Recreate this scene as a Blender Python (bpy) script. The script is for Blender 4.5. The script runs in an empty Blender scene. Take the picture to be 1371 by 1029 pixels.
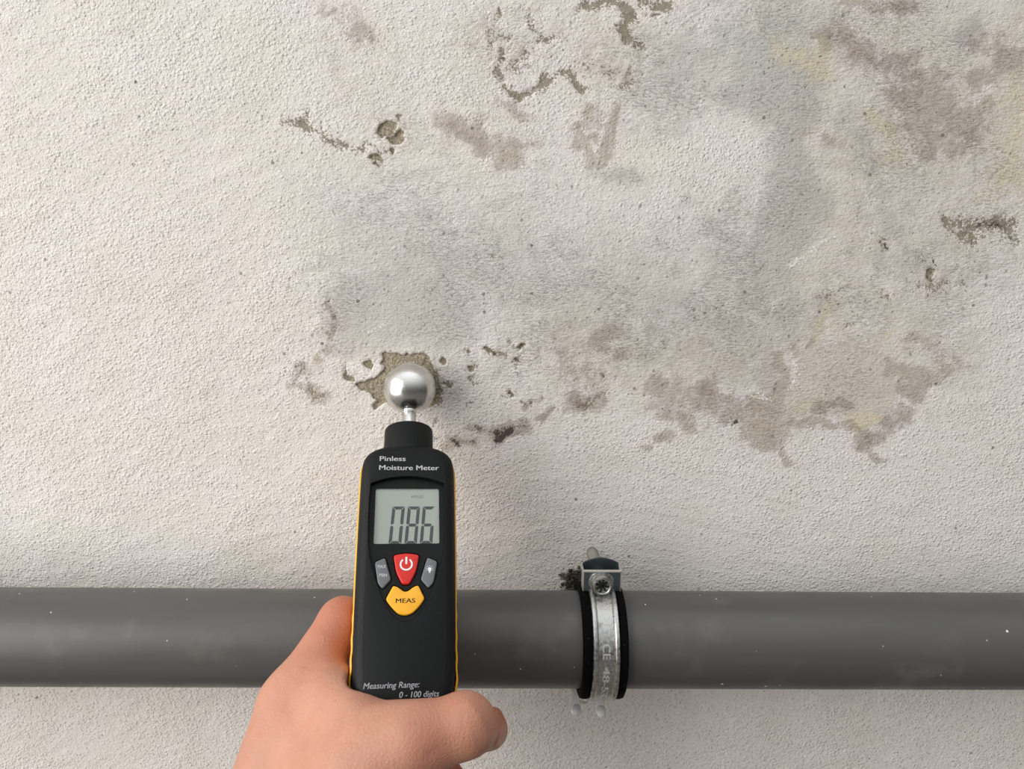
import bpy, bmesh, math
import numpy as np
from mathutils import Vector, Matrix

# ------------------------------------------------------------------ camera, world, lights, exposure
SC = bpy.context.scene
COL = SC.collection
R = math.radians
CAM_P = np.array([0.0, -0.406, 0.51]); PITCH = R(11); FPX = 990.2

cam_d = bpy.data.cameras.new('camera'); cam = bpy.data.objects.new('camera', cam_d); COL.objects.link(cam)
cam_d.sensor_width = 36; cam_d.sensor_fit = 'HORIZONTAL'; cam_d.lens = FPX * 36 / 1371
cam_d.clip_start = 0.005
cam.location = CAM_P; cam.rotation_euler = (R(90) - PITCH, 0, 0)
SC.camera = cam

wd = bpy.data.worlds.new('daylight'); SC.world = wd; wd.use_nodes = True
_t = wd.node_tree; _bg = _t.nodes['Background']
_bg.inputs[0].default_value = (0.95, 0.975, 1.0, 1)
_g = _t.nodes.new('ShaderNodeTexCoord'); _s = _t.nodes.new('ShaderNodeSeparateXYZ'); _m = _t.nodes.new('ShaderNodeMapRange')
_t.links.new(_g.outputs['Generated'], _s.inputs[0]); _t.links.new(_s.outputs['Z'], _m.inputs['Value'])
_m.inputs['From Min'].default_value = 0.0; _m.inputs['From Max'].default_value = 1.0      # overcast daylight: dim at the horizon, bright overhead
_p = _t.nodes.new('ShaderNodeMath'); _p.operation = 'POWER'; _p.inputs[1].default_value = 1.6
_a = _t.nodes.new('ShaderNodeMath'); _a.operation = 'MULTIPLY_ADD'; _a.inputs[1].default_value = 1.75; _a.inputs[2].default_value = 0.09
_t.links.new(_m.outputs['Result'], _p.inputs[0]); _t.links.new(_p.outputs[0], _a.inputs[0])
_t.links.new(_a.outputs[0], _bg.inputs[1])

def area(name, loc, aim, sx, sy, watts, colr):
    d = bpy.data.lights.new(name, 'AREA'); d.shape = 'RECTANGLE'; d.size = sx; d.size_y = sy
    d.energy = watts; d.color = colr
    o = bpy.data.objects.new(name, d); COL.objects.link(o); o.location = loc
    o.rotation_euler = (Vector(aim) - Vector(loc)).to_track_quat('-Z', 'Y').to_euler()
    return o
area('window_daylight', (-1.75, -1.15, 0.85), (0, 0, 0.42), 1.9, 2.0, 66, (1.0, 0.985, 0.955))

SC.view_settings.view_transform = 'Standard'
SC.view_settings.look = 'None'
SC.view_settings.gamma = 1.0
SC.view_settings.use_curve_mapping = False
SC.view_settings.exposure = -0.16

# ------------------------------------------------------------------ small helpers
FW = np.array([0, math.cos(PITCH), -math.sin(PITCH)]); UP = np.array([0, math.sin(PITCH), math.cos(PITCH)]); RT = np.array([1.0, 0, 0])
def at(px, py, depth):                     # surveyed point: photo pixel + depth (m) -> world
    return CAM_P + (FW + RT * (px - 685.5) / FPX - UP * (py - 514.5) / FPX) * depth
def on_wall(px, py, y=0.0):
    r = FW + RT * (px - 685.5) / FPX - UP * (py - 514.5) / FPX
    return CAM_P + r * ((y - CAM_P[1]) / r[1])

def lin(c):
    c = c / 255.0
    return c / 12.92 if c <= 0.04045 else ((c + 0.055) / 1.055) ** 2.4
def rgb(r, g, b): return (lin(r), lin(g), lin(b), 1)

def link(name, me, mat=None, parent=None, smooth=True):
    o = bpy.data.objects.new(name, me); COL.objects.link(o)
    if mat: me.materials.append(mat)
    if smooth:
        me.polygons.foreach_set('use_smooth', [True] * len(me.polygons))
    if parent: o.parent = parent
    return o
def mesh(name, v, f, mat=None, parent=None, smooth=True, sharp=None):
    me = bpy.data.meshes.new(name)
    me.from_pydata([tuple(map(float, p)) for p in v], [], f)
    bm = bmesh.new(); bm.from_mesh(me)
    bmesh.ops.remove_doubles(bm, verts=bm.verts, dist=1e-7)
    bmesh.ops.recalc_face_normals(bm, faces=bm.faces)
    bm.to_mesh(me); bm.free()
    if smooth and sharp: me.set_sharp_from_angle(angle=R(sharp))
    return link(name, me, mat, parent, smooth)
def from_bm(name, bm, mat=None, parent=None, smooth=True, sharp=30):
    bmesh.ops.recalc_face_normals(bm, faces=bm.faces)
    me = bpy.data.meshes.new(name); bm.to_mesh(me); bm.free()
    if smooth and sharp: me.set_sharp_from_angle(angle=R(sharp))
    return link(name, me, mat, parent, smooth)
def thing(name, label, cat, loc=(0, 0, 0)):
    o = bpy.data.objects.new(name, None); COL.objects.link(o); o.location = loc
    o.empty_display_size = 0.02; o['label'] = label; o['category'] = cat
    return o
def box_bm(bm, c, s, bev=0.0, rot=None):
    g = bmesh.ops.create_cube(bm, size=1)
    vs = g['verts']
    M = Matrix.Translation(c) @ (rot if rot else Matrix.Identity(4)) @ Matrix.Diagonal((s[0], s[1], s[2], 1))
    bmesh.ops.transform(bm, matrix=M, verts=vs)
    if bev:
        es = list({e for v in vs for e in v.link_edges})
        bmesh.ops.bevel(bm, geom=es, offset=bev, segments=3, profile=0.5, affect='EDGES')
    return bm
def lathe(prof, n=48, a0=0.0, a1=2 * math.pi, axis='Z', closed=True):
    """prof: list of (h, r); revolve about axis"""
    full = abs((a1 - a0) - 2 * math.pi) < 1e-6
    m = n if full else n + 1
    v, f = [], []
    for i in range(m):
        a = a0 + (a1 - a0) * i / n
        c, s = math.cos(a), math.sin(a)
        for h, r in prof:
            if axis == 'Z': v.append((r * c, r * s, h))
            elif axis == 'X': v.append((h, r * c, r * s))
            else: v.append((r * c, h, r * s))
    k = len(prof)
    for i in range(n):
        j = (i + 1) % m
        for q in range(k - 1 if not closed else k):
            p = (q + 1) % k
            f.append((i * k + q, i * k + p, j * k + p, j * k + q))
    if not full and closed:
        f.append(tuple(range(k))); f.append(tuple(range((m - 1) * k, m * k)))
    return v, f
def catmull(pts, n=6, closed=True):
    P = [np.array(p, float) for p in pts]; out = []; L = len(P)
    for i in range(L if closed else L - 1):
        g = lambda k: P[k % L] if closed else P[min(max(k, 0), L - 1)]
        p0, p1, p2, p3 = g(i - 1), g(i), g(i + 1), g(i + 2)
        for j in range(n):
            t = j / n
            out.append(0.5 * ((2 * p1) + (-p0 + p2) * t + (2 * p0 - 5 * p1 + 4 * p2 - p3) * t * t + (-p0 + 3 * p1 - 3 * p2 + p3) * t ** 3))
    if not closed: out.append(P[-1])
    return [tuple(q) for q in out]
def round_poly(pts, r, n=5):
    """polygon with rounded corners; r may be list"""
    out = []; L = len(pts)
    for i in range(L):
        p = np.array(pts[i], float); a = np.array(pts[i - 1], float); b = np.array(pts[(i + 1) % L], float)
        rr = r[i] if isinstance(r, (list, tuple)) else r
        da = (a - p); db = (b - p); la = np.linalg.norm(da); lb = np.linalg.norm(db)
        t = min(rr, la * 0.45, lb * 0.45)
        p0 = p + da / la * t; p2 = p + db / lb * t
        for j in range(n + 1):
            s = j / n
            out.append(tuple((1 - s) ** 2 * p0 + 2 * s * (1 - s) * p + s * s * p2))
    return out

# ------------------------------------------------------------------ material helpers
class NT:
    def __init__(self, name):
        self.m = bpy.data.materials.new(name); self.m.use_nodes = True
        self.t = self.m.node_tree; self.n = self.t.nodes; self.l = self.t.links
        self.bsdf = self.n['Principled BSDF']; self.out = self.n['Material Output']
    def new(self, ty, **kw):
        n = self.n.new(ty)
        for k, v in kw.items(): setattr(n, k, v)
        return n
    def put(self, sock, v):
        if hasattr(v, 'is_output') and v.is_output: self.l.new(v, sock)
        else: sock.default_value = v
    def noise(self, scale, detail=2.0, rough=0.5, vec=None, dist=0.0):
        n = self.new('ShaderNodeTexNoise'); n.inputs['Scale'].default_value = scale
        n.inputs['Detail'].default_value = detail; n.inputs['Roughness'].default_value = rough
        n.inputs['Distortion'].default_value = dist
        if vec is not None: self.l.new(vec, n.inputs['Vector'])
        return n.outputs['Fac']
    def math(self, op, a, b=0.0, c=None, clamp=False):
        n = self.new('ShaderNodeMath', operation=op, use_clamp=clamp)
        self.put(n.inputs[0], a); self.put(n.inputs[1], b)
        if c is not None: self.put(n.inputs[2], c)
        return n.outputs[0]
    def ramp(self, v, lo, hi, to0=0.0, to1=1.0):
        n = self.new('ShaderNodeMapRange', interpolation_type='SMOOTHSTEP')
        self.put(n.inputs['Value'], v)
        n.inputs['From Min'].default_value = lo; n.inputs['From Max'].default_value = hi
        n.inputs['To Min'].default_value = to0; n.inputs['To Max'].default_value = to1
        return n.outputs['Result']
    def mix(self, fac, a, b):
        n = self.new('ShaderNodeMix', data_type='RGBA')
        self.put(n.inputs['Factor'], fac); self.put(n.inputs[6], a); self.put(n.inputs[7], b)
        return n.outputs[2]
    def attr(self, name):
        n = self.new('ShaderNodeAttribute', attribute_name=name)
        return n.outputs['Fac']
    def coord(self, kind='Object'):
        return self.new('ShaderNodeTexCoord').outputs[kind]
    def mapping(self, vec, rot=(0, 0, 0), scale=(1, 1, 1)):
        n = self.new('ShaderNodeMapping'); self.l.new(vec, n.inputs['Vector'])
        n.inputs['Rotation'].default_value = rot; n.inputs['Scale'].default_value = scale
        return n.outputs['Vector']
    def bump(self, h, dist, strength=1.0, normal=None):
        n = self.new('ShaderNodeBump'); self.l.new(h, n.inputs['Height'])
        n.inputs['Distance'].default_value = dist; n.inputs['Strength'].default_value = strength
        if normal is not None: self.l.new(normal, n.inputs['Normal'])
        return n.outputs['Normal']
    def set(self, **kw):
        for k, v in kw.items(): self.put(self.bsdf.inputs[k.replace('_', ' ')], v)
        return self

def plain(name, col, rough=0.5, metal=0.0, grain=0.0, scale=2000, bump=0.0, coat=0.0):
    M = NT(name); co = M.coord()
    n = M.noise(scale, 3, 0.6, co)
    dark = tuple(c * (1 - grain) for c in col[:3]) + (1,); lite = tuple(min(1, c * (1 + grain)) for c in col[:3]) + (1,)
    M.set(Base_Color=M.mix(n, dark, lite), Roughness=rough, Metallic=metal)
    if coat: M.set(Coat_Weight=coat)
    if bump: M.set(Normal=M.bump(n, bump))
    return M.m

# ------------------------------------------------------------------ numpy noise
RNG = np.random.RandomState(7)
def vnoise(x, y, seed):
    r = np.random.RandomState(seed); T = r.rand(256, 256)
    xi = np.floor(x).astype(int); yi = np.floor(y).astype(int); fx = x - xi; fy = y - yi
    fx = fx * fx * fx * (fx * (fx * 6 - 15) + 10); fy = fy * fy * fy * (fy * (fy * 6 - 15) + 10)
    a = T[xi % 256, yi % 256]; b = T[(xi + 1) % 256, yi % 256]; c = T[xi % 256, (yi + 1) % 256]; d = T[(xi + 1) % 256, (yi + 1) % 256]
    return (a * (1 - fx) + b * fx) * (1 - fy) + (c * (1 - fx) + d * fx) * fy
def fbm(x, y, seed, oct=3):
    s = 0; w = 1; t = 0
    for o in range(oct):
        s = s + w * vnoise(x * 2 ** o + 17.3 * o, y * 2 ** o + 5.1 * o, seed + o); t += w; w *= 0.5
    return s / t - 0.5

# ------------------------------------------------------------------ the wall: survey of the stains (photo coordinates on the wall plane)
ZOOM = {0: (0, 0, 1), 2: (360, 120, 340 / 1371), 3: (600, 0, 340 / 1371), 4: (960, 0, 411 / 1371), 5: (370, 340, 340 / 1371),
        6: (560, 420, 300 / 1371), 7: (860, 380, 440 / 1371), 8: (1000, 200, 371 / 1371)}
# (field, zoom, kind, points, radius / soft width, strength)
ST = [
 # bare render where the paint has come off
 ('peel', 5, 'poly', [(560, 540), (600, 537), (640, 527), (690, 548), (702, 527), (760, 532), (810, 560), (825, 590), (850, 620), (882, 690), (892, 740), (885, 790), (840, 830), (760, 850), (640, 830), (590, 800), (545, 826), (518, 820), (545, 795), (512, 765), (470, 740), (432, 735), (415, 705), (470, 690), (520, 662), (560, 640), (582, 612), (552, 600), (566, 565)], 14, 1),
 ('peel', 5, 'poly', [(372, 600), (386, 640), (420, 668), (428, 692), (402, 685), (368, 668)], 10, 1),
 ('peel', 5, 'line', [(495, 600), (505, 592)], 17, 1), ('peel', 5, 'line', [(900, 580), (918, 590)], 18, 1),
 ('peel', 5, 'line', [(1040, 522), (1048, 524)], 9, 1), ('peel', 5, 'line', [(1125, 510), (1150, 520)], 13, 1),
 ('peel', 5, 'line', [(1040, 608), (1050, 618)], 13, 1), ('peel', 5, 'line', [(1298, 572), (1305, 575)], 11, 1), ('peel', 5, 'line', [(1310, 495), (1335, 480)], 11, 1),
 ('peel', 5, 'line', [(1260, 745), (1270, 765)], 9, .9), ('peel', 5, 'line', [(1165, 530), (1175, 535)], 10, .9),
 ('peel', 2, 'poly', [(578, 215), (598, 175), (640, 165), (685, 182), (690, 210), (655, 238), (640, 248), (605, 258), (584, 240)], 10, 1),
 ('peel', 2, 'poly', [(628, 262), (660, 242), (712, 215), (742, 232), (722, 265), (685, 288), (642, 278)], 10, 1),
 ('peel', 2, 'line', [(658, 310), (660, 328)], 12, 1), ('peel', 2, 'line', [(560, 362), (592, 372)], 17, 1), ('peel', 2, 'line', [(575, 400), (585, 410)], 9, .9),
 ('peel', 8, 'poly', [(885, 592), (922, 588), (925, 625), (905, 648), (880, 632)], 10, 1),
 ('peel', 6, 'line', [(1130, 372), (1142, 376)], 9, .9), ('peel', 6, 'line', [(545, 490), (562, 492)], 8, .85),
 # brown crumbling speckle
 ('speck', 2, 'line', [(90, 180), (170, 170), (235, 225), (330, 270), (420, 300), (480, 330)], 34, .75),
 ('speck', 2, 'line', [(190, 120), (235, 220), (265, 250)], 26, .75), ('speck', 2, 'line', [(480, 350), (520, 290), (560, 330), (600, 420)], 22, .6),
 ('speck', 2, 'line', [(590, 180), (560, 230), (620, 350)], 26, .55), ('speck', 2, 'line', [(700, 150), (720, 130)], 16, .6),
 ('speck', 3, 'line', [(283, 290), (278, 420), (298, 485), (360, 522), (430, 498), (520, 462), (575, 410), (620, 385), (655, 405), (690, 470), (720, 490)], 26, .95),
 ('speck', 3, 'line', [(262, 60), (258, 95)], 30, .75), ('speck', 3, 'line', [(225, 150), (225, 240)], 24, .7), ('speck', 3, 'line', [(285, 190), (335, 225)], 34, .75),
 ('speck', 3, 'line', [(400, 40), (440, 120), (470, 180), (530, 225), (605, 190)], 26, .72), ('speck', 3, 'line', [(490, 210), (580, 210)], 26, .85),
 ('speck', 3, 'line', [(360, 350), (410, 290), (420, 370)], 38, .72), ('speck', 3, 'line', [(520, 280), (640, 330), (800, 380), (1000, 380)], 70, .5),
 ('speck', 3, 'line', [(740, 30), (850, 15), (920, 30), (985, 60), (970, 110), (945, 170), (970, 210), (1035, 225)], 34, .95), ('speck', 3, 'line', [(960, 60), (990, 90)], 36, 1),
 ('speck', 3, 'line', [(1060, 5), (1130, 25), (1180, 20)], 40, .9), ('speck', 3, 'line', [(1080, 80), (1120, 95)], 24, .8), ('speck', 3, 'line', [(1000, 340), (1030, 400), (1010, 460), (830, 490)], 30, .6),
 ('speck', 3, 'line', [(490, 40), (650, 80)], 20, .4), ('speck', 3, 'line', [(560, 700), (620, 700)], 14, .45),
 ('speck', 8, 'line', [(1010, 350), (1060, 350), (1110, 390), (1190, 370), (1240, 350), (1310, 410), (1320, 440)], 42, .95), ('speck', 8, 'line', [(1040, 420), (1110, 440)], 36, .8), ('speck', 8, 'line', [(1210, 360), (1250, 380)], 34, 1),
 ('speck', 8, 'line', [(680, 450), (690, 490)], 24, .8), ('speck', 8, 'line', [(640, 640), (700, 760), (780, 660), (740, 620)], 40, .52), ('speck', 8, 'line', [(860, 680), (940, 660), (1080, 660)], 24, .65),
 ('speck', 8, 'line', [(820, 490), (930, 560), (1040, 610), (1120, 560)], 50, .47), ('speck', 8, 'line', [(300, 740), (370, 720), (460, 700)], 30, .52), ('speck', 8, 'line', [(470, 860), (560, 850)], 26, .5), ('speck', 8, 'line', [(1000, 750), (1270, 700)], 22, .5),
 ('speck', 7, 'line', [(990, 60), (1080, 40), (1300, 5)], 30, .6), ('speck', 7, 'line', [(295, 100), (345, 76)], 16, .6), ('speck', 7, 'line', [(160, 180), (180, 215)], 14, .6), ('speck', 7, 'line', [(60, 265), (100, 270)], 18, .6),
 ('speck', 5, 'line', [(290, 270), (320, 330), (290, 440)], 34, .5), ('speck', 5, 'line', [(140, 620), (95, 690), (130, 735)], 34, .66), ('speck', 5, 'line', [(190, 720), (220, 760), (265, 765)], 24, .62), ('speck', 5, 'line', [(800, 540), (860, 640), (890, 790)], 24, .7),
 ('speck', 6, 'line', [(130, 380), (130, 470), (110, 540)], 34, .85), ('speck', 6, 'line', [(160, 410), (200, 430)], 26, .8), ('speck', 6, 'line', [(390, 215), (440, 235), (490, 240), (520, 260)], 22, .8), ('speck', 6, 'line', [(600, 200), (640, 180), (660, 230), (600, 290), (610, 350), (640, 410)], 24, .65),
 ('speck', 6, 'line', [(235, 245), (320, 230)], 14, .6), ('speck', 6, 'line', [(300, 405), (330, 385), (385, 390), (395, 420), (350, 435), (305, 410)], 14, .8), ('speck', 6, 'line', [(310, 530), (370, 520)], 26, .6), ('speck', 6, 'line', [(510, 490), (560, 500)], 18, .7),
 ('speck', 6, 'line', [(1000, 560), (1060, 520), (1150, 480)], 40, .66), ('speck', 6, 'line', [(660, 540), (720, 530), (770, 540)], 22, .6), ('speck', 6, 'line', [(80, 660), (150, 650)], 16, .7), ('speck', 6, 'line', [(350, 315), (380, 310)], 18, .7), ('speck', 6, 'line', [(540, 160), (560, 170)], 24, .6),
 # purple-brown damp tide marks
 ('purple', 3, 'line', [(40, 690), (130, 720), (210, 780), (300, 845), (370, 830)], 60, .8), ('purple', 3, 'line', [(20, 680), (100, 700)], 80, .75), ('purple', 3, 'line', [(300, 540), (390, 640)], 60, .45),
 ('purple', 3, 'line', [(760, 600), (740, 660), (690, 670), (690, 760), (740, 800), (760, 870), (830, 890), (860, 800), (880, 650), (900, 600)], 26, .85), ('purple', 3, 'line', [(780, 640), (860, 620)], 60, .42), ('purple', 3, 'line', [(700, 760), (780, 740)], 30, .8),
 ('purple', 4, 'line', [(500, 165), (540, 150), (610, 220), (680, 240)], 50, .84), ('purple', 4, 'line', [(720, 290), (800, 300), (880, 265)], 44, .7), ('purple', 4, 'line', [(900, 440), (980, 480), (1060, 540)], 130, .72), ('purple', 4, 'line', [(920, 580), (930, 660)], 60, .75),
 ('purple', 4, 'line', [(1180, 360), (1250, 310), (1330, 240)], 50, .72), ('purple', 4, 'line', [(1200, 440), (1210, 490)], 26, .75), ('purple', 4, 'line', [(1170, 220), (1260, 210)], 60, .55), ('purple', 4, 'line', [(560, 10), (860, 30)], 40, .6), ('purple', 4, 'line', [(420, 600), (500, 620)], 60, .4),
 ('purple', 7, 'poly', [(400, 580), (415, 520), (440, 500), (500, 515), (560, 530), (590, 590), (595, 680), (560, 690), (500, 690), (440, 650), (405, 630)], 60, 1), ('purple', 7, 'line', [(420, 520), (460, 500), (560, 530)], 36, 1), ('purple', 7, 'line', [(580, 640), (590, 740)], 24, .7),
 ('purple', 7, 'line', [(220, 490), (270, 430), (320, 490), (340, 520)], 48, .78), ('purple', 7, 'line', [(80, 450), (130, 500)], 62, .72), ('purple', 7, 'line', [(180, 560), (205, 590)], 26, .78), ('purple', 7, 'line', [(75, 650), (120, 635)], 26, .72), ('purple', 7, 'line', [(15, 685), (35, 680)], 20, .65),
 ('purple', 7, 'line', [(925, 650), (985, 635)], 28, 1), ('purple', 7, 'line', [(950, 680), (975, 740), (1005, 735)], 20, .6), ('purple', 7, 'line', [(610, 585), (720, 575), (830, 585), (900, 610)], 16, .7), ('purple', 7, 'line', [(570, 300), (600, 370), (570, 450), (565, 530)], 28, .66), ('purple', 7, 'line', [(640, 280), (720, 230)], 24, .5),
 ('purple', 7, 'line', [(1060, 350), (1130, 380), (1190, 410), (1160, 450), (1110, 430)], 34, .74), ('purple', 7, 'line', [(1060, 520), (1090, 560), (1030, 580)], 34, .7), ('purple', 7, 'line', [(1110, 240), (1220, 240), (1250, 330)], 40, .52), ('purple', 7, 'line', [(740, 520), (830, 490), (850, 510)], 24, .66), ('purple', 7, 'line', [(1230, 400), (1300, 320)], 26, .5),
 ('purple', 6, 'line', [(1090, 190), (1110, 110), (1190, 130)], 40, .66), ('purple', 6, 'line', [(1110, 230), (1240, 240)], 50, .55), ('purple', 6, 'line', [(1060, 300), (1100, 310)], 70, .52), ('purple', 6, 'line', [(960, 540), (1090, 530)], 60, .72), ('purple', 6, 'line', [(850, 220), (1000, 420)], 120, .42),
 ('purple', 6, 'line', [(740, 640), (800, 600), (820, 575)], 18, .9), ('purple', 6, 'line', [(680, 550), (760, 530)], 24, .72), ('purple', 6, 'line', [(1290, 240), (1340, 250)], 40, .5), ('purple', 6, 'line', [(915, 545), (920, 560)], 20, .6),
 ('purple', 5, 'line', [(270, 290), (310, 350), (290, 450), (290, 520)], 34, .5), ('purple', 5, 'line', [(130, 610), (100, 700), (190, 740), (260, 770)], 42, .6), ('purple', 5, 'line', [(230, 560), (330, 560)], 60, .35),
 ('purple', 0, 'line', [(440, 20), (490, 50)], 22, .45),
 ('purple', 6, 'line', [(470, 750), (560, 710), (680, 690)], 38, .9), ('purple', 6, 'line', [(190, 785), (340, 790)], 32, .8), ('purple', 6, 'line', [(330, 680), (400, 715)], 28, .75),
 ('dark', 6, 'line', [(600, 690), (660, 685)], 14, .7), ('dark', 6, 'line', [(205, 770), (225, 800), (250, 800)], 16, .75),
 # grey-green damp
 ('grey', 0, 'poly', [(436, 405), (462, 372), (500, 355), (560, 352), (620, 375), (650, 410), (640, 450), (600, 470), (540, 468), (470, 470), (440, 450)], 40, .95),
 ('grey', 0, 'line', [(480, 300), (560, 330), (690, 330)], 50, .45), ('grey', 0, 'line', [(690, 310), (730, 345)], 24, .6), ('grey', 0, 'line', [(640, 400), (760, 430), (880, 440)], 60, .55),
 ('grey', 0, 'poly', [(985, 60), (1040, 40), (1105, 70), (1108, 150), (1078, 185), (1095, 230), (1115, 270), (1080, 330), (1050, 400), (1010, 410), (985, 340), (1022, 270), (1036, 210), (1030, 170), (960, 130)], 22, .95),
 ('grey', 0, 'line', [(900, 100), (980, 60), (1060, 40)], 60, .6), ('grey', 0, 'line', [(960, 320), (1010, 400), (1060, 430)], 60, .6), ('grey', 7, 'line', [(540, 270), (480, 380), (540, 470)], 70, .72), ('grey', 7, 'line', [(740, 90), (730, 160)], 44, .8), ('grey', 7, 'line', [(60, 130), (240, 160), (500, 200)], 80, .6),
 ('grey', 4, 'line', [(1080, 180), (1120, 130)], 40, 1), ('grey', 0, 'line', [(1150, 180), (1200, 330), (1240, 360)], 50, .5), ('grey', 0, 'line', [(870, 60), (900, 120)], 30, .5), ('grey', 3, 'line', [(830, 940), (980, 960)], 50, .6), ('grey', 3, 'line', [(1280, 460), (1370, 600)], 50, .5), ('grey', 0, 'line', [(1160, 420), (1250, 380), (1330, 360)], 30, .4), ('grey', 2, 'line', [(500, 520), (640, 620), (740, 700)], 60, .4),
 # warm taupe wash
 ('warm', 7, 'poly', [(600, 440), (615, 380), (640, 280), (760, 240), (900, 240), (1050, 330), (1060, 480), (1030, 560), (930, 620), (880, 600), (840, 560), (720, 570), (690, 580), (598, 580)], 24, 1),
 ('warm', 0, 'line', [(760, 450), (860, 470), (960, 480), (1040, 500)], 50, .7), ('warm', 0, 'line', [(760, 500), (850, 520), (930, 510)], 30, .55), ('warm', 0, 'line', [(980, 420), (1040, 420)], 50, .6), ('warm', 3, 'line', [(760, 330), (980, 420)], 110, .62), ('warm', 0, 'line', [(1130, 200), (1200, 260), (1290, 140), (1360, 60)], 90, .5), ('warm', 0, 'line', [(1110, 360), (1180, 420), (1280, 480)], 60, .5), ('warm', 0, 'line', [(1180, 10), (1371, 60)], 60, .45), ('warm', 0, 'line', [(430, 20), (460, 120)], 30, .35),
 # yellowed paint
 ('yellow', 4, 'line', [(290, 220), (380, 270), (460, 310), (470, 230)], 56, .85), ('yellow', 4, 'line', [(680, 510), (760, 600), (790, 700)], 56, .62), ('yellow', 4, 'line', [(1360, 420), (1330, 560), (1340, 780)], 130, .7), ('yellow', 7, 'line', [(760, 90), (740, 210), (790, 160)], 30, .66), ('yellow', 7, 'line', [(690, 470), (640, 540)], 60, .5), ('yellow', 7, 'poly', [(855, 515), (990, 530), (1030, 560), (920, 625), (845, 575)], 20, .9), ('yellow', 8, 'line', [(680, 930), (700, 920)], 16, .66), ('yellow', 4, 'line', [(1250, 900), (1180, 880)], 40, .5), ('yellow', 5, 'line', [(200, 560), (220, 570)], 30, .6),
 # dark mould and the stud hole
 ('dark', 6, 'line', [(480, 765), (520, 745), (560, 715)], 24, 1), ('dark', 6, 'line', [(470, 720), (600, 690), (675, 685)], 30, .62), ('dark', 6, 'line', [(345, 680), (375, 690), (370, 710)], 20, .75), ('dark', 6, 'line', [(300, 690), (410, 720)], 22, .5), ('dark', 6, 'line', [(200, 780), (240, 800)], 34, .6), ('dark', 6, 'line', [(270, 800), (340, 780)], 24, .55), ('dark', 6, 'line', [(90, 740), (130, 770)], 22, .55),
 ('dark', 8, 'line', [(1215, 370), (1240, 385)], 18, .8), ('dark', 8, 'line', [(925, 545), (932, 575)], 6, 1), ('dark', 8, 'line', [(1030, 335), (1050, 322)], 8, .8), ('dark', 8, 'line', [(1268, 455), (1270, 456)], 8, .9), ('dark', 8, 'line', [(1270, 825), (1278, 828)], 10, .7), ('dark', 8, 'line', [(1165, 625), (1175, 625)], 7, .8), ('dark', 8, 'line', [(1085, 708), (1087, 708)], 6, .8), ('dark', 8, 'line', [(680, 460), (692, 490)], 10, .8),
 ('dark', 0, 'line', [(1300, 292), (1345, 308)], 8, .55), ('dark', 4, 'line', [(568, 382), (572, 392)], 6, .8), ('dark', 7, 'line', [(370, 585), (400, 575)], 8, .8), ('dark', 7, 'line', [(1298, 228), (1300, 229)], 5, .9), ('dark', 7, 'line', [(940, 640), (955, 665)], 18, .55),
 ('dark', 0, 'line', [(758, 772), (775, 772), (776, 800)], 9, .95), ('dark', 0, 'line', [(753, 768), (757, 776)], 4, .8),  # darkness of the ragged stud hole, and dirt, put into the colour
 ('grey', 0, 'poly', [(420, 260), (560, 240), (720, 270), (900, 300), (1000, 330), (1060, 450), (1040, 560), (850, 500), (700, 480), (640, 470), (440, 470)], 110, .62),
 ('warm', 0, 'poly', [(980, -40), (1420, -40), (1420, 250), (1320, 400), (1270, 520), (1240, 560), (1050, 570), (900, 560), (760, 540), (640, 480), (720, 440), (900, 420), (1000, 330), (1040, 200)], 70, .5),
 ('warm', 0, 'line', [(640, 60), (760, 40), (850, 90)], 70, .4), ('warm', 0, 'line', [(470, 30), (520, 180), (700, 180)], 60, .3),
 # white salts
 ('white', 8, 'line', [(235, 580), (300, 530), (370, 460), (400, 440)], 26, .75), ('white', 8, 'line', [(610, 330), (600, 420), (560, 510)], 22, .6), ('white', 8, 'line', [(570, 240), (630, 250)], 18, .6), ('white', 7, 'line', [(640, 330), (620, 380), (620, 430)], 30, .66), ('white', 2, 'line', [(540, 290), (600, 290)], 40, .8), ('white', 5, 'line', [(590, 380), (520, 440)], 34, .55), ('white', 5, 'line', [(420, 600), (520, 640), (560, 590)], 50, .7), ('white', 7, 'line', [(440, 440), (520, 490)], 36, .6), ('white', 3, 'line', [(720, 350), (730, 360)], 24, .6), ('white', 5, 'line', [(900, 660), (1000, 640)], 50, .5), ('white', 4, 'line', [(560, 60), (860, 160)], 70, .4),
]
FIELDS = ['peel', 'speck', 'purple', 'grey', 'warm', 'yellow', 'dark', 'white']

def seg_dist(px, py, pts, closed=False):
    d = np.full(px.shape, 1e9); n = len(pts)
    for i in range(n if closed else n - 1):
        ax, ay = pts[i]; bx, by = pts[(i + 1) % n]; dx, dy = bx - ax, by - ay
        t = np.clip(((px - ax) * dx + (py - ay) * dy) / max(dx * dx + dy * dy, 1e-9), 0, 1)
        d = np.minimum(d, np.hypot(px - ax - t * dx, py - ay - t * dy))
    return d
def inside(px, py, pts):
    c = np.zeros(px.shape, bool); n = len(pts)
    for i in range(n):
        ax, ay = pts[i]; bx, by = pts[(i + 1) % n]
        if ay == by: continue
        c ^= ((ay > py) != (by > py)) & (px < (bx - ax) * (py - ay) / (by - ay) + ax)
    return c

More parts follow.
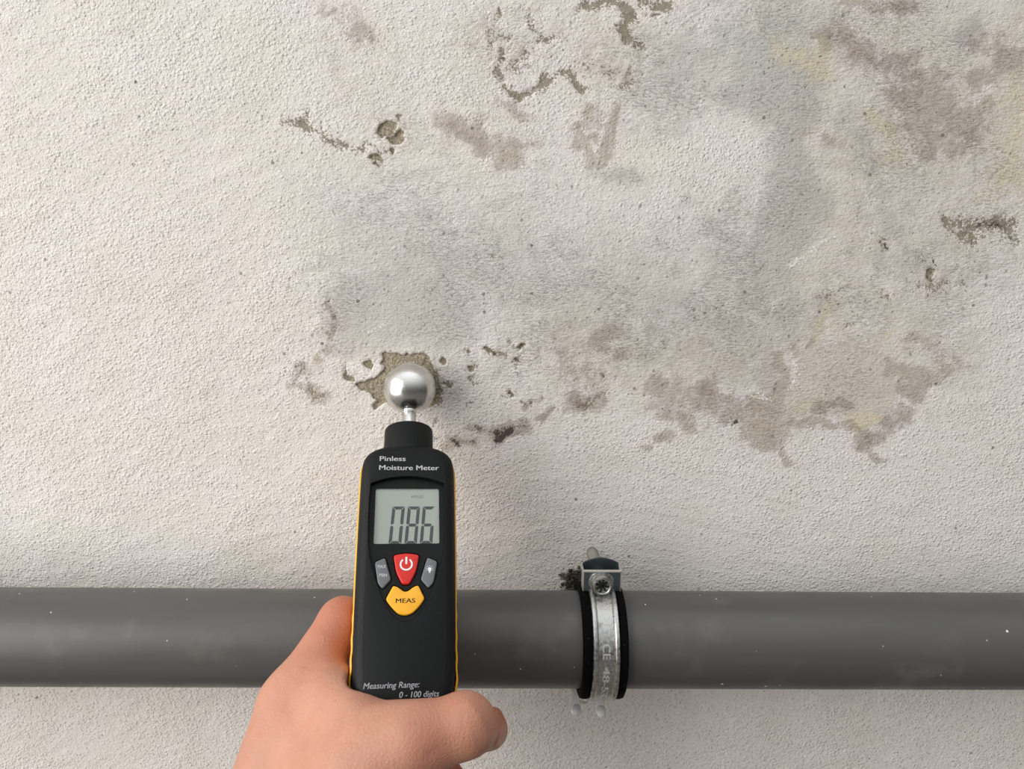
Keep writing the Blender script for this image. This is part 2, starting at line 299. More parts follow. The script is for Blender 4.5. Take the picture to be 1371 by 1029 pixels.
def build_wall():
    xd = np.arange(-0.335, 0.3351, 0.0009); zd = np.arange(0.165, 0.6551, 0.0009)
    xs = np.concatenate([np.linspace(-1.5, -0.36, 12), xd, np.linspace(0.36, 1.5, 12)])
    zs = np.concatenate([np.linspace(0.0, 0.15, 4), zd, np.linspace(0.68, 2.2, 14)])
    X, Z = np.meshgrid(xs, zs); nx, nz = len(xs), len(zs)
    # survey coordinates of every wall point
    d = (0 - CAM_P[1]) * FW[1] + (Z - CAM_P[2]) * FW[2]
    U = 685.5 + FPX * X / d; V = 514.5 - FPX * ((0 - CAM_P[1]) * UP[1] + (Z - CAM_P[2]) * UP[2]) / d
    near = (np.abs(X) < 0.34) & (Z > 0.16) & (Z < 0.66)
    U = np.where(near, U, -5000.0); V = np.where(near, V, -5000.0)
    s = 1 / 24.0
    Uw = U + 15 * fbm(U * s, V * s, 11) + 9 * fbm(U / 9.0, V / 9.0, 21, 3)
    Vw = V + 15 * fbm(U * s, V * s, 31) + 9 * fbm(U / 9.0, V / 9.0, 41, 3)
    Up = U + 8 * fbm(U * s, V * s, 12) + 7 * fbm(U / 9.0, V / 9.0, 22, 3); Vp = V + 8 * fbm(U * s, V * s, 32) + 7 * fbm(U / 9.0, V / 9.0, 42, 3)
    patch = 1 + 0.9 * fbm(U / 14.0, V / 14.0, 101, 3)
    Us = U + 20 * fbm(U / 50.0, V / 50.0, 51); Vs = V + 20 * fbm(U / 50.0, V / 50.0, 61)
    F = {k: np.zeros(X.shape) for k in FIELDS}
    for fld, z, kind, pts, rad, st in ST:
        ox, oy, k = ZOOM[z]; P = [(ox + a * k, oy + b * k) for a, b in pts]; r = rad * k * {'purple': 1.15, 'speck': 1.2}.get(fld, 1.0) if kind == 'line' else rad * k
        A, B = (Up, Vp) if fld in ('peel', 'dark') else (Uw, Vw) if fld in ('speck', 'purple') else (Us, Vs)
        xs_ = [p[0] for p in P]; ys_ = [p[1] for p in P]; m = 2.2 * r + 26
        sel = (U > min(xs_) - m) & (U < max(xs_) + m) & (V > min(ys_) - m) & (V < max(ys_) + m)
        if not sel.any(): continue
        a, b = A[sel], B[sel]
        if kind == 'line':
            val = st * np.clip(1 - seg_dist(a, b, P) / (2 * r), 0, 1)
            if fld != 'peel': val = val * patch[sel]
        else:
            dd = seg_dist(a, b, P, True); dd = np.where(inside(a, b, P), -dd, dd)
            val = st * np.clip(0.5 - dd / (2 * r), 0, 1)
        F[fld][sel] = np.maximum(F[fld][sel], val)
    # relief: trowel ridges, uneven plaster, recessed bare patches, lifted rims
    H = np.zeros(X.shape)
    ang = np.where(X < 0.05, 0.32, -0.2) if False else 0.32 - 0.5 / (1 + np.exp(-(X - 0.08) / 0.05))
    xr = X * np.cos(ang) + Z * np.sin(ang); zr = -X * np.sin(ang) + Z * np.cos(ang)
    H += 0.0005 * fbm(xr / 0.014, zr / 0.0065, 71, 3) + 0.0011 * fbm(X / 0.05, Z / 0.05, 81, 2)
    pk = np.clip((F['peel'] - 0.42) / 0.16, 0, 1); pk = pk * pk * (3 - 2 * pk)
    rim = np.exp(-((F['peel'] - 0.36) / 0.1) ** 2)
    H += -0.0012 * pk + 0.0003 * rim + 0.0006 * fbm(X / 0.0032, Z / 0.0032, 91, 2) * (0.25 + np.clip(F['speck'] * 1.3 + pk, 0, 1.2))
    sk = np.clip((F['speck'] - 0.5) / 0.3, 0, 1); H += -0.0005 * sk
    Y = -H * near
    v = np.stack([X, Y, Z], -1).reshape(-1, 3)
    i = np.arange(nx * nz).reshape(nz, nx)
    q = np.stack([i[:-1, :-1], i[:-1, 1:], i[1:, 1:], i[1:, :-1]], -1).reshape(-1, 4)
    me = bpy.data.meshes.new('wall_back')
    # slab: add a back face and four edges
    nb = len(v); back = np.array([(-1.5, .12, 0), (1.5, .12, 0), (1.5, .12, 2.2), (-1.5, .12, 2.2)])
    v = np.concatenate([v, back])
    me.vertices.add(len(v)); me.vertices.foreach_set('co', v.astype(np.float32).ravel())
    loops = q.ravel().tolist(); starts = list(range(0, len(loops), 4)); 
    extra = [[nb + 1, nb, nb + 3, nb + 2],
             list(i[0, ::-1]) + [nb, nb + 1], list(i[-1, :]) + [nb + 2, nb + 3],
             list(i[:, 0]) + [nb + 3, nb], list(i[::-1, -1]) + [nb + 1, nb + 2]]
    for e in extra: starts.append(len(loops)); loops += [int(t) for t in e]
    me.loops.add(len(loops)); me.loops.foreach_set('vertex_index', loops)
    me.polygons.add(len(starts)); me.polygons.foreach_set('loop_start', starts)
    me.update(calc_edges=True); me.validate()
    for k in FIELDS:
        a = me.attributes.new(k, 'FLOAT', 'POINT')
        a.data.foreach_set('value', np.concatenate([F[k].ravel(), np.zeros(4)]).astype(np.float32))
    o = link('wall_back', me, wall_material(), None, True)
    o['kind'] = 'structure'
    return o

def wall_material():
    M = NT('stained_plaster'); co = M.coord()
    frac = M.noise(95, 10, 0.7, co)
    flat = M.mapping(co, (0, R(18), 0), (1.0, 1.0, 1.3))
    fine = M.noise(1500, 3, 0.65, co); mid = M.noise(420, 3, 0.6, co); big = M.noise(26, 4, 0.6, co); hf = M.noise(2600, 2, 0.7, co)
    grain = M.noise(800, 3, 0.65, co)
    paint = M.mix(M.ramp(big, 0.3, 0.7), rgb(230, 224, 219), rgb(226, 220, 211))
    def layer(base, name, col, amp, nz, lo, hi, op=1.0):
        v = M.math('ADD', M.attr(name), M.math('MULTIPLY', M.math('SUBTRACT', nz, 0.5), amp))
        f = M.math('MULTIPLY', M.ramp(v, lo, hi), op)
        return M.mix(f, base, col), f
    c, _ = layer(paint, 'warm', rgb(192, 181, 168), 0.9, frac, 0.1, 0.8, 0.6)
    c, _ = layer(c, 'grey', M.mix(M.ramp(M.noise(5, 2, .5, co), .42, .58), rgb(181, 182, 175), rgb(182, 176, 169)), 0.9, frac, 0.1, 0.75, 0.66)
    c, _ = layer(c, 'yellow', rgb(213, 202, 174), 1.3, frac, 0.2, 0.8, 0.7)
    pz = M.math('ADD', M.math('MULTIPLY', frac, 0.7), M.math('MULTIPLY', grain, 0.3))
    c, _ = layer(c, 'purple', M.mix(M.ramp(M.noise(16, 3, .6, co), .38, .6), rgb(150, 134, 126), rgb(174, 160, 143)), 1.9, pz, 0.2, 0.9, 0.74)
    pv = M.math('ADD', M.attr('purple'), M.math('MULTIPLY', M.math('SUBTRACT', pz, 0.5), 1.2))
    rim = M.math('MULTIPLY', M.ramp(pv, 0.32, 0.46), M.ramp(pv, 0.5, 0.75, 1.0, 0.0))
    c = M.mix(M.math('MULTIPLY', rim, 0.2), c, rgb(132, 116, 108))
    c, wf = layer(c, 'white', rgb(240, 236, 230), 2.6, grain, 0.6, 0.72, 0.8)
    c, sf = layer(c, 'speck', M.mix(fine, rgb(116, 104, 88), rgb(164, 152, 132)), 2.3, M.math('ADD', M.math('MULTIPLY', grain, 0.75), M.math('MULTIPLY', frac, 0.25)), 0.6, 0.74, 0.85)
    sand = M.mix(M.ramp(M.math('ADD', M.math('MULTIPLY', hf, .4), M.math('MULTIPLY', grain, .6)), 0.38, 0.62), rgb(126, 114, 95), rgb(192, 181, 160))
    c, pf = layer(c, 'peel', sand, 0.18, fine, 0.46, 0.52, 1.0)
    c, df = layer(c, 'dark', rgb(72, 60, 58), 1.8, M.math('ADD', M.math('MULTIPLY', grain, 0.45), M.math('MULTIPLY', frac, 0.55)), 0.42, 0.72, 0.92)
    # scattered pin-holes and dirt specks
    vo = M.new('ShaderNodeTexVoronoi'); vo.inputs['Scale'].default_value = 190; M.l.new(co, vo.inputs['Vector'])
    vr = M.new('ShaderNodeSeparateColor'); M.l.new(vo.outputs['Color'], vr.inputs[0])
    dens = M.math('ADD', M.math('MULTIPLY', M.attr('speck'), 0.6), M.math('ADD', M.math('MULTIPLY', M.attr('grey'), 0.22), M.math('ADD', M.math('MULTIPLY', M.attr('purple'), 0.25), 0.05)))
    hit = M.math('LESS_THAN', vr.outputs[0], dens)
    pin = M.math('MULTIPLY', M.ramp(vo.outputs['Distance'], 0.10, 0.24, 1.0, 0.0), hit)
    c = M.mix(M.math('MULTIPLY', pin, M.ramp(M.noise(60, 2, .5, co), 0.4, 0.65, 0.1, 0.75)), c, rgb(92, 84, 72))
    vo2 = M.new('ShaderNodeTexVoronoi'); vo2.inputs['Scale'].default_value = 460; M.l.new(co, vo2.inputs['Vector'])
    vr2 = M.new('ShaderNodeSeparateColor'); M.l.new(vo2.outputs['Color'], vr2.inputs[0])
    d2 = M.math('ADD', M.math('MULTIPLY', M.ramp(M.noise(14, 3, .6, co), .45, .62), 0.05), M.math('ADD', M.math('MULTIPLY', M.attr('grey'), 0.13), M.math('MULTIPLY', M.attr('speck'), 0.25)))
    pin2 = M.math('MULTIPLY', M.ramp(vo2.outputs['Distance'], 0.16, 0.34, 1.0, 0.0), M.math('LESS_THAN', vr2.outputs[0], d2))
    c = M.mix(M.math('MULTIPLY', pin2, 0.5), c, rgb(110, 102, 90))
    M.set(Base_Color=c, Roughness=0.9, Specular_IOR_Level=0.25)
    streak = M.mapping(co, (0, R(-14), 0), (1.0, 1.0, 3.2))
    n1 = M.noise(420, 3, 0.6, flat); n2 = M.noise(1500, 2, 0.6, co); n3 = M.noise(230, 3, 0.6, streak)
    def grains(scale, vec):
        n = M.new('ShaderNodeTexVoronoi'); n.inputs['Scale'].default_value = scale; n.inputs['Randomness'].default_value = 1.0; M.l.new(vec, n.inputs['Vector'])
        sc = M.new('ShaderNodeSeparateColor'); M.l.new(n.outputs['Color'], sc.inputs[0])
        dd = M.math('MULTIPLY', n.outputs['Distance'], 1.5)
        return M.math('MULTIPLY', M.math('SUBTRACT', 1.0, M.math('MULTIPLY', dd, dd), clamp=True), M.math('POWER', sc.outputs[1], 1.5))
    worn = M.ramp(M.math('ADD', M.math('ADD', M.attr('grey'), M.attr('warm')), M.math('MULTIPLY', M.math('SUBTRACT', frac, .5), .8)), 0.1, 0.6)
    g = M.math('ADD', M.math('MULTIPLY', grains(560, flat), 0.9), M.math('MULTIPLY', grains(980, co), 0.6))
    g = M.math('MULTIPLY', g, M.math('SUBTRACT', 1.0, M.math('MULTIPLY', worn, 0.6)))
    g = M.math('ADD', g, M.math('ADD', M.math('MULTIPLY', n1, 0.8), M.math('MULTIPLY', n2, 0.35)))
    g = M.math('ADD', g, M.math('MULTIPLY', n3, M.math('ADD', M.ramp(M.noise(9, 2, .5, co), .4, .6, 0.2, 0.9), M.math('MULTIPLY', worn, 1.15))))
    crust = M.ramp(M.noise(330, 4, .7, streak), .5, .68)
    g = M.math('ADD', g, M.math('MULTIPLY', M.math('MULTIPLY', crust, worn), M.ramp(M.noise(22, 3, .6, co), .42, .58, 0.0, 0.8)))
    g = M.math('SUBTRACT', g, M.math('MULTIPLY', pin2, 0.4))
    g = M.math('ADD', g, M.math('MULTIPLY', M.math('MULTIPLY', fine, M.math('ADD', pf, sf)), 0.9))
    g = M.math('SUBTRACT', g, M.math('MULTIPLY', pin, 0.5))
    M.set(Normal=M.bump(g, 0.00042, 1.0))
    return M.m

def build_floor():
    bm = bmesh.new(); box_bm(bm, (0, -0.9, -0.05), (3.0, 2.04, 0.1))
    M = NT('concrete_floor'); co = M.coord()
    M.set(Base_Color=M.mix(M.noise(9, 5, 0.6, co), rgb(92, 88, 83), rgb(116, 112, 106)), Roughness=0.85)
    o = from_bm('floor', bm, M.m, None, False); o['kind'] = 'structure'

build_wall(); build_floor()

# ------------------------------------------------------------------ grey waste pipe
PIPE_C = Vector((0.0, -0.042, 0.3005)); PIPE_ROT = Matrix.Rotation(R(1.0), 4, 'Z') @ Matrix.Rotation(R(0.85), 4, 'Y')
def pipe_material():
    M = NT('grey_pipe_plastic'); co = M.coord()
    st = M.mapping(co, (0, 0, 0), (5, 60, 60))
    base = M.mix(M.ramp(M.noise(1.0, 4, 0.6, st), 0.35, 0.65), rgb(79, 78, 77), rgb(86, 85, 83))
    base = M.mix(M.math('MULTIPLY', M.ramp(M.noise(30, 4, 0.6, co), 0.55, 0.75), 0.25), base, rgb(132, 126, 116))
    def specks(base, scale, dens, size, col):
        vo = M.new('ShaderNodeTexVoronoi'); vo.inputs['Scale'].default_value = scale; M.l.new(co, vo.inputs['Vector'])
        s = M.new('ShaderNodeSeparateColor'); M.l.new(vo.outputs['Color'], s.inputs[0])
        hit = M.math('MULTIPLY', M.math('LESS_THAN', s.outputs[0], dens), M.ramp(vo.outputs['Distance'], size * 0.7, size, 1.0, 0.0))
        return M.mix(hit, base, col)
    base = specks(base, 130, 0.09, 0.10, rgb(225, 222, 214)); base = specks(base, 260, 0.06, 0.12, rgb(200, 196, 188)); base = specks(base, 90, 0.025, 0.08, rgb(34, 30, 28))
    M.set(Base_Color=base, Roughness=M.ramp(M.noise(40, 3, .5, co), 0.3, 0.7, 0.36, 0.46), Specular_IOR_Level=0.45)
    M.set(Normal=M.bump(M.noise(1.0, 3, .5, st), 0.0001, 0.4))
    return M.m
v, f = lathe([(-0.75, 0.0250), (0.75, 0.0250), (0.75, 0.0232), (-0.75, 0.0232)], 128, axis='X')
pipe = mesh('waste_pipe', v, f, pipe_material(), None, True, 40)
pipe.matrix_world = Matrix.Translation(PIPE_C) @ PIPE_ROT
pipe['label'] = 'dusty grey plastic waste pipe running horizontally along the foot of the wall'; pipe['category'] = 'pipe'

# ------------------------------------------------------------------ text
def text_mesh(txt, size, depth, bold=0.0, shear=0.0, align='LEFT', space=1.0):
    cu = bpy.data.curves.new('lettering', 'FONT'); cu.body = txt; cu.size = size; cu.shear = shear; cu.offset = 0.0
    cu.align_x = align; cu.space_character = space; cu.resolution_u = 4; cu.extrude = 0.0; cu.fill_mode = 'FRONT'
    o = bpy.data.objects.new('lettering', cu); COL.objects.link(o)
    dg = bpy.context.evaluated_depsgraph_get(); dg.update()
    me = bpy.data.meshes.new_from_object(o.evaluated_get(dg))
    bpy.data.objects.remove(o); bpy.data.curves.remove(cu)
    bm = bmesh.new(); bm.from_mesh(me); bpy.data.meshes.remove(me)
    bmesh.ops.remove_doubles(bm, verts=bm.verts, dist=size * 1e-4)
    if bold:
        base = list(bm.verts) + list(bm.edges) + list(bm.faces)
        for dx in (bold * 0.8, bold * 1.6):
            g = bmesh.ops.duplicate(bm, geom=base)['geom']
            for q in g:
                if isinstance(q, bmesh.types.BMVert): q.co.x += dx * size / 2
    r = bmesh.ops.extrude_face_region(bm, geom=list(bm.faces))
    for q in r['geom']:
        if isinstance(q, bmesh.types.BMVert): q.co.z += depth
    return bm
def fit_text(bm, x0, x1, base, cap=None):
    xs = [v.co.x for v in bm.verts]; a, b = min(xs), max(xs); k = (x1 - x0) / (b - a)
    ys = max(v.co.y for v in bm.verts); kz = k if cap is None else cap / ys
    for v in bm.verts: v.co.x = x0 + (v.co.x - a) * k; v.co.y = base + v.co.y * kz
    return bm

# ------------------------------------------------------------------ moisture meter (local mm, ball centre at z = 0, front towards -y)
BALL = on_wall(548.5, 520, -0.0149)
M_ROT = Matrix.Rotation(R(-3.7), 4, 'Y') @ Matrix.Rotation(R(-40), 4, 'X') @ Matrix.Rotation(R(10), 4, 'Z')
BASE = 166.0
black = NT('black_rubberised_plastic'); _co = black.coord()
black.set(Base_Color=rgb(10, 12, 13), Roughness=black.ramp(black.noise(900, 3, .6, _co), .3, .7, .5, .6), Specular_IOR_Level=0.25, Normal=black.bump(black.noise(5200, 2, .6, _co), 0.00006, .5))
BLACK = black.m
YELLOW = plain('yellow_plastic', rgb(236, 168, 18), 0.42, 0, 0.05, 900, 0.00003)
def metal_ball():
    M = NT('brushed_aluminium'); co = M.coord()
    lat = M.mapping(co, (0, 0, 0), (30, 30, 1400))
    n = M.noise(1.0, 3, 0.6, lat); s = M.noise(300, 4, .65, co)
    M.set(Base_Color=M.mix(n, rgb(206, 204, 200), rgb(226, 224, 220)), Metallic=1.0, Roughness=M.ramp(s, .3, .75, .22, .3))
    M.set(Normal=M.bump(n, 0.000006, .5))
    return M.m
ALU = metal_ball()

meter = thing('moisture_meter', 'black handheld moisture meter with yellow sides and steel ball touching the wall', 'moisture meter')
meter.matrix_world = Matrix.Translation(BALL) @ M_ROT @ Matrix.Translation((0, 0, -BASE / 1000))
def L(x, y, z): return (x / 1000, y / 1000, (z + BASE) / 1000)

v, f = lathe([(14 * math.sin(t), 14 * math.cos(t)) for t in np.linspace(-math.pi / 2 + .16, math.pi / 2 - 1e-4, 48)], 72, closed=False)
mesh('sensor_ball', [L(*p) for p in v], f, ALU, meter)
v, f = lathe([(-12.5, 3.6), (-15.0, 3.6), (-15.3, 3.45), (-15.6, 3.6), (-27, 3.6)], 32, closed=False)
mesh('sensor_stem', [L(*p) for p in v], f, ALU, meter, True, 40)
v, f = lathe([(-25, 3.0), (-25, 11.2), (-25.3, 12.0), (-26.0, 12.4), (-38, 12.6), (-41, 13.0), (-46, 13.0)], 64, closed=False)
mesh('neck_collar', [L(*p) for p in v], f, BLACK, meter, True, 40)

half = [(0, -39.2), (6, -39.3), (12, -39.9), (16.5, -41.4), (19.6, -43.6), (21.6, -46.6), (22.4, -50.5), (22.7, -57), (22.8, -90), (22.6, -125), (22.2, -142), (21, -155), (18.5, -162), (13, -165.4), (5, -166)]
outline = half + [(-x, z) for x, z in reversed(half[1:])]
OUT = catmull(outline, 5)
ZC, HH = -102.6, 63.4
def inset(pts, o, W=22.8): return [(x * (1 - o / W), ZC + (z - ZC) * (1 - o / HH)) for x, z in pts]
def loft(rings, flip=False):
    v, f = [], []; n = len(rings[0][1])
    for y, pts in rings: v += [(x, y, z) for x, z in pts]
    for r in range(len(rings) - 1):
        for i in range(n):
            j = (i + 1) % n; f.append((r * n + i, r * n + j, (r + 1) * n + j, (r + 1) * n + i))
    return v, f
def fy(z): return -16 + 0.25 + 2.3 * max(0.0, (z + 125.6)) / 69.0

shield = round_poly(catmull([(-17.6, -60.6), (-9.5, -58.0), (0, -57.0), (9.5, -58.0), (17.6, -60.6)], 6, False) +
                    catmull([(18.0, -72), (17.8, -84), (16.6, -96), (13.0, -108.4), (8.0, -119.6), (3.2, -124.6), (0, -125.4), (-3.2, -124.6), (-8.0, -119.6), (-13.0, -108.4), (-16.6, -96), (-17.8, -84), (-18.0, -72)], 4, False), 0.3, 1)
lcd_hole = round_poly([(-15.2, -62.3), (15.0, -62.3), (15.2, -90.0), (-15.2, -90.0)], 0.8, 3)
red_o = round_poly([(-5.9, -95.6), (0, -94.6), (5.9, -95.6), (4.5, -103.6), (1.6, -109.1), (-1.6, -109.1), (-4.5, -103.6)], [1.3, 2.5, 1.3, 2.5, 1.2, 1.2, 2.5], 4)
gl_o = round_poly([(-14.2, -98.8), (-9.6, -96.7), (-6.6, -106.9), (-10.2, -111.0), (-12.4, -108.6)], [1.2, 1.0, 1.0, 1.0, 1.2], 4)
gr_o = [(-x, z) for x, z in reversed(gl_o)]
ye_o = round_poly([(-8.7, -115.6), (-5.6, -109.6), (-3.6, -110.2), (0, -113.0), (3.6, -110.2), (5.6, -109.6), (8.5, -115.6), (6.2, -119.0), (3.2, -122.0), (0, -122.9), (-3.2, -122.0), (-6.2, -119.0)], [1.0, .8, 1.2, 2.4, 1.2, .8, 1.0, 2, 2, 2, 2, 2], 4)
def grow(pts, d):
    P = np.array(pts); c = P.mean(0); n = len(P); out = []
    a = np.roll(P, 1, 0); b = np.roll(P, -1, 0); t = b - a; nrm = np.stack([t[:, 1], -t[:, 0]], 1); nrm /= np.linalg.norm(nrm, axis=1)[:, None] + 1e-9
    area2 = np.sum(P[:, 0] * np.roll(P[:, 1], -1) - np.roll(P[:, 0], -1) * P[:, 1])
    if area2 < 0: nrm = -nrm
    return [tuple(q) for q in P + nrm * d]

def plate(bm, outer, holes, yf):
    """flat face in the xz plane with holes, y from yf(z)"""
    es = []
    for lp in [outer] + holes:
        vs = [bm.verts.new((x, 0, z)) for x, z in lp]
        for i in range(len(vs)): es.append(bm.edges.new((vs[i], vs[(i + 1) % len(vs)])))
    r = bmesh.ops.triangle_fill(bm, use_beauty=True, use_dissolve=False, edges=es, normal=(0, -1, 0))
    allv = {vv for e in es for vv in e.verts}
    for vv in allv: vv.co.y = yf(vv.co.z)
def strip(bm, A, yA, B, yB):
    n = len(A); a = [bm.verts.new((x, yA(z), z)) for x, z in A]; b = [bm.verts.new((x, yB(z), z)) for x, z in B]
    for i in range(n): bm.faces.new((a[i], a[(i + 1) % n], b[(i + 1) % n], b[i]))
def cap(bm, A, yA): plate(bm, A, [], yA)

bm = bmesh.new()
rings = [(-3.0, 0.25), (-9.0, 0.0), (-11.5, 0.35), (-13.4, 1.1), (-14.8, 2.2), (-15.6, 3.4), (-15.95, 4.5)]
face_out = inset(OUT, 4.6)
loops_ = [(y, inset(OUT, o)) for y, o in rings] + [(-16.0, face_out)]
for (ya, A), (yb, B) in zip(loops_[:-1], loops_[1:]): strip(bm, A, lambda z, q=ya: q, B, lambda z, q=yb: q)
sh_in = [(x * 0.985, -92 + (z + 92) * 0.99) for x, z in shield]
plate(bm, face_out, [shield], lambda z: -16.0)
strip(bm, shield, lambda z: -16.0, sh_in, fy)
wells = [grow(o, 0.55) for o in (red_o, gl_o, gr_o, ye_o)]
plate(bm, sh_in, [lcd_hole] + wells, fy)
for w in wells:
    strip(bm, w, fy, w, lambda z: fy(z) + 1.2); cap(bm, w, lambda z: fy(z) + 1.2)
LCDY = -12.9
strip(bm, lcd_hole, fy, lcd_hole, lambda z: LCDY + 0.4)
for vv in bm.verts: vv.co = L(*vv.co)
bmesh.ops.remove_doubles(bm, verts=bm.verts, dist=1e-6)
from_bm('front_shell', bm, BLACK, meter, True, 35)

# yellow rear shell with finger scallops along both sides
halfy = [(0, -44.5), (14, -44.6), (19.5, -45.2), (22.2, -46.6), (23.4, -49.5), (23.7, -57), (23.8, -90), (23.7, -112)] + [(23.65 + 0.13 * math.cos((z + 112) / 9.0 * 2 * math.pi), z) for z in np.arange(-115, -151, -1.5)] + [(22.2, -157), (19, -163), (13, -165.6), (5, -166)]
OY = catmull(halfy + [(-x, z) for x, z in reversed(halfy[1:])], 3)
rg = [(-5.2, 0.9), (-4.6, 0.15), (-3.6, 0.0), (2, 0.0), (5, 0.3), (8.5, 1.6), (11.5, 3.9), (13.8, 6.9), (15.3, 10.5), (16.0, 14.5)]
vv, ff = loft([(y, inset(OY, o, 23.8)) for y, o in rg]); n_ = len(OY)
ff.append(tuple(range((len(rg) - 1) * n_, len(rg) * n_))); 
mesh('side_shell', [L(*p) for p in vv], ff, YELLOW, meter, True, 40)['label'] = 'yellow shell along both sides of the meter'

# display
LCDM = plain('lcd_glass', rgb(204, 211, 200), 0.35, 0, 0.02, 600)
INK = plain('lcd_ink', rgb(52, 56, 56), 0.45)
bm = bmesh.new(); box_bm(bm, (0, LCDY + 0.9, -76.2), (31.4, 0.9, 29.0))
for q in bm.verts: q.co = L(*q.co)
lcd = from_bm('display', bm, LCDM, meter, False)
lcd['label'] = 'grey-green liquid crystal display reading 086'
def seg_digit(bm, x0, x1, ztop, zbot, sl, segs, w=1.5, g=0.17):
    zm = (ztop + zbot) / 2
    def P(x, z): return (x + sl * (z - zbot), LCDY + 0.40, z)
    def poly(pts):
        a = [bm.verts.new(L(*P(*p))) for p in pts]
        b = [bm.verts.new(L(P(*p)[0], LCDY + 0.46, P(*p)[2])) for p in pts]
        bm.faces.new(a); n = len(a)
        for i in range(n): bm.faces.new((a[i], a[(i + 1) % n], b[(i + 1) % n], b[i]))
    if 'a' in segs: poly([(x0 + g, ztop), (x1 - g, ztop), (x1 - w - g, ztop - w), (x0 + w + g, ztop - w)])
    if 'd' in segs: poly([(x0 + w + g, zbot + w), (x1 - w - g, zbot + w), (x1 - g, zbot), (x0 + g, zbot)])
    if 'g' in segs: poly([(x0 + w * .5 + g, zm), (x0 + w + g, zm + w / 2), (x1 - w - g, zm + w / 2), (x1 - w * .5 - g, zm), (x1 - w - g, zm - w / 2), (x0 + w + g, zm - w / 2)])
    if 'f' in segs: poly([(x0, ztop - g), (x0 + w, ztop - w - g), (x0 + w, zm + w / 2 + g), (x0 + w * .4, zm + g), (x0, zm + w * .4 + g)])
    if 'e' in segs: poly([(x0, zm - w * .4 - g), (x0 + w * .4, zm - g), (x0 + w, zm - w / 2 - g), (x0 + w, zbot + w + g), (x0, zbot + g)])
    if 'b' in segs: poly([(x1, ztop - g), (x1, zm + w * .4 + g), (x1 - w * .4, zm + g), (x1 - w, zm + w / 2 + g), (x1 - w, ztop - w - g)])
    if 'c' in segs: poly([(x1, zm - w * .4 - g), (x1, zbot + g), (x1 - w, zbot + w + g), (x1 - w, zm - w / 2 - g), (x1 - w * .4, zm - g)])
for (x0, x1, segs) in ((-8.4, -2.5, 'abcdef'), (-1.1, 4.7, 'abcdefg'), (6.0, 11.9, 'acdefg')):
    bm = bmesh.new(); seg_digit(bm, x0, x1, -71.2, -89.6, 0.075, segs)
    from_bm('digit', bm, INK, lcd, False)
def put_text(name, bm, yfun, mat, parent):
    for q in bm.verts:
        x, z, d = q.co.x, q.co.y, q.co.z
        q.co = L(x, yfun(z) - d, z)
    return from_bm(name, bm, mat, parent, False)
put_text('lettering', fit_text(text_mesh('HOLD', 2, 0.03), 2.0, 7.5, -66.9, 1.35), lambda z: LCDY + 0.44, plain('faint_lcd_ink', rgb(92, 98, 94), .5), lcd)
# clear window over the display
W = NT('clear_window'); W.n.remove(W.bsdf)
tr = W.new('ShaderNodeBsdfTransparent'); tr.inputs[0].default_value = (0.98, 0.985, 0.98, 1); gl = W.new('ShaderNodeBsdfGlossy'); gl.inputs['Roughness'].default_value = 0.08
fr = W.new('ShaderNodeFresnel'); fr.inputs['IOR'].default_value = 1.45; mx = W.new('ShaderNodeMixShader')
W.l.new(W.math('MULTIPLY', fr.outputs[0], 0.8), mx.inputs[0]); W.l.new(tr.outputs[0], mx.inputs[1]); W.l.new(gl.outputs[0], mx.inputs[2]); W.l.new(mx.outputs[0], W.out.inputs[0])
bm = bmesh.new(); a = grow(lcd_hole, -0.05)
cap(bm, a, lambda z: LCDY - 0.1); cap(bm, a, lambda z: LCDY + 0.15); strip(bm, a, lambda z: LCDY - 0.1, a, lambda z: LCDY + 0.15)
for q in bm.verts: q.co = L(*q.co)
bmesh.ops.remove_doubles(bm, verts=bm.verts, dist=1e-6)
from_bm('display_window', bm, W.m, meter, False)

# buttons
RED = plain('red_button', rgb(206, 30, 18), 0.4, 0, 0.04); GREYB = plain('grey_button', rgb(104, 106, 110), 0.45, 0, 0.04); YEB = plain('yellow_button', rgb(246, 176, 34), 0.42, 0, 0.04)
WHITE = plain('white_print', rgb(232, 232, 232), 0.5); BLKP = plain('black_print', rgb(40, 30, 14), 0.5); LGREY = plain('pale_grey_print', rgb(206, 208, 212), 0.5)
TOPB = 1.1
def button(name, o, mat):
    bm = bmesh.new()
    c = np.array(o).mean(0)
    sc = lambda d: grow(o, -d)
    lp = [(1.0, 0.0), (-0.5, 0.0), (-0.85, 0.12), (-1.03, 0.32), (-TOPB, 0.6)]
    for (ya, oa), (yb, ob) in zip(lp[:-1], lp[1:]): strip(bm, sc(oa), lambda z, q=ya: fy(z) + q, sc(ob), lambda z, q=yb: fy(z) + q)
    cap(bm, sc(0.6), lambda z: fy(z) - TOPB)
    for q in bm.verts: q.co = L(*q.co)
    bmesh.ops.remove_doubles(bm, verts=bm.verts, dist=1e-6)
    return from_bm(name, bm, mat, meter, True, 50)
by = lambda z: fy(z) - TOPB - 0.01
pb = button('power_button', red_o, RED); pb['label'] = 'red power button'
bm = bmesh.new()
def flat_poly(bm, pts, d=0.04):
    a = [bm.verts.new((x, z, d)) for x, z in pts]; b = [bm.verts.new((x, z, 0)) for x, z in pts]; bm.faces.new(a); n = len(a)
    for i in range(n): bm.faces.new((a[i], a[(i + 1) % n], b[(i + 1) % n], b[i]))
ar = [R(t) for t in np.linspace(125, 415, 28)]
for i in range(27):
    t0, t1 = ar[i], ar[i + 1]
    flat_poly(bm, [(2.95 * math.cos(t0), -100.0 + 2.95 * math.sin(t0)), (2.95 * math.cos(t1), -100.0 + 2.95 * math.sin(t1)), (2.2 * math.cos(t1), -100.0 + 2.2 * math.sin(t1)), (2.2 * math.cos(t0), -100.0 + 2.2 * math.sin(t0))])
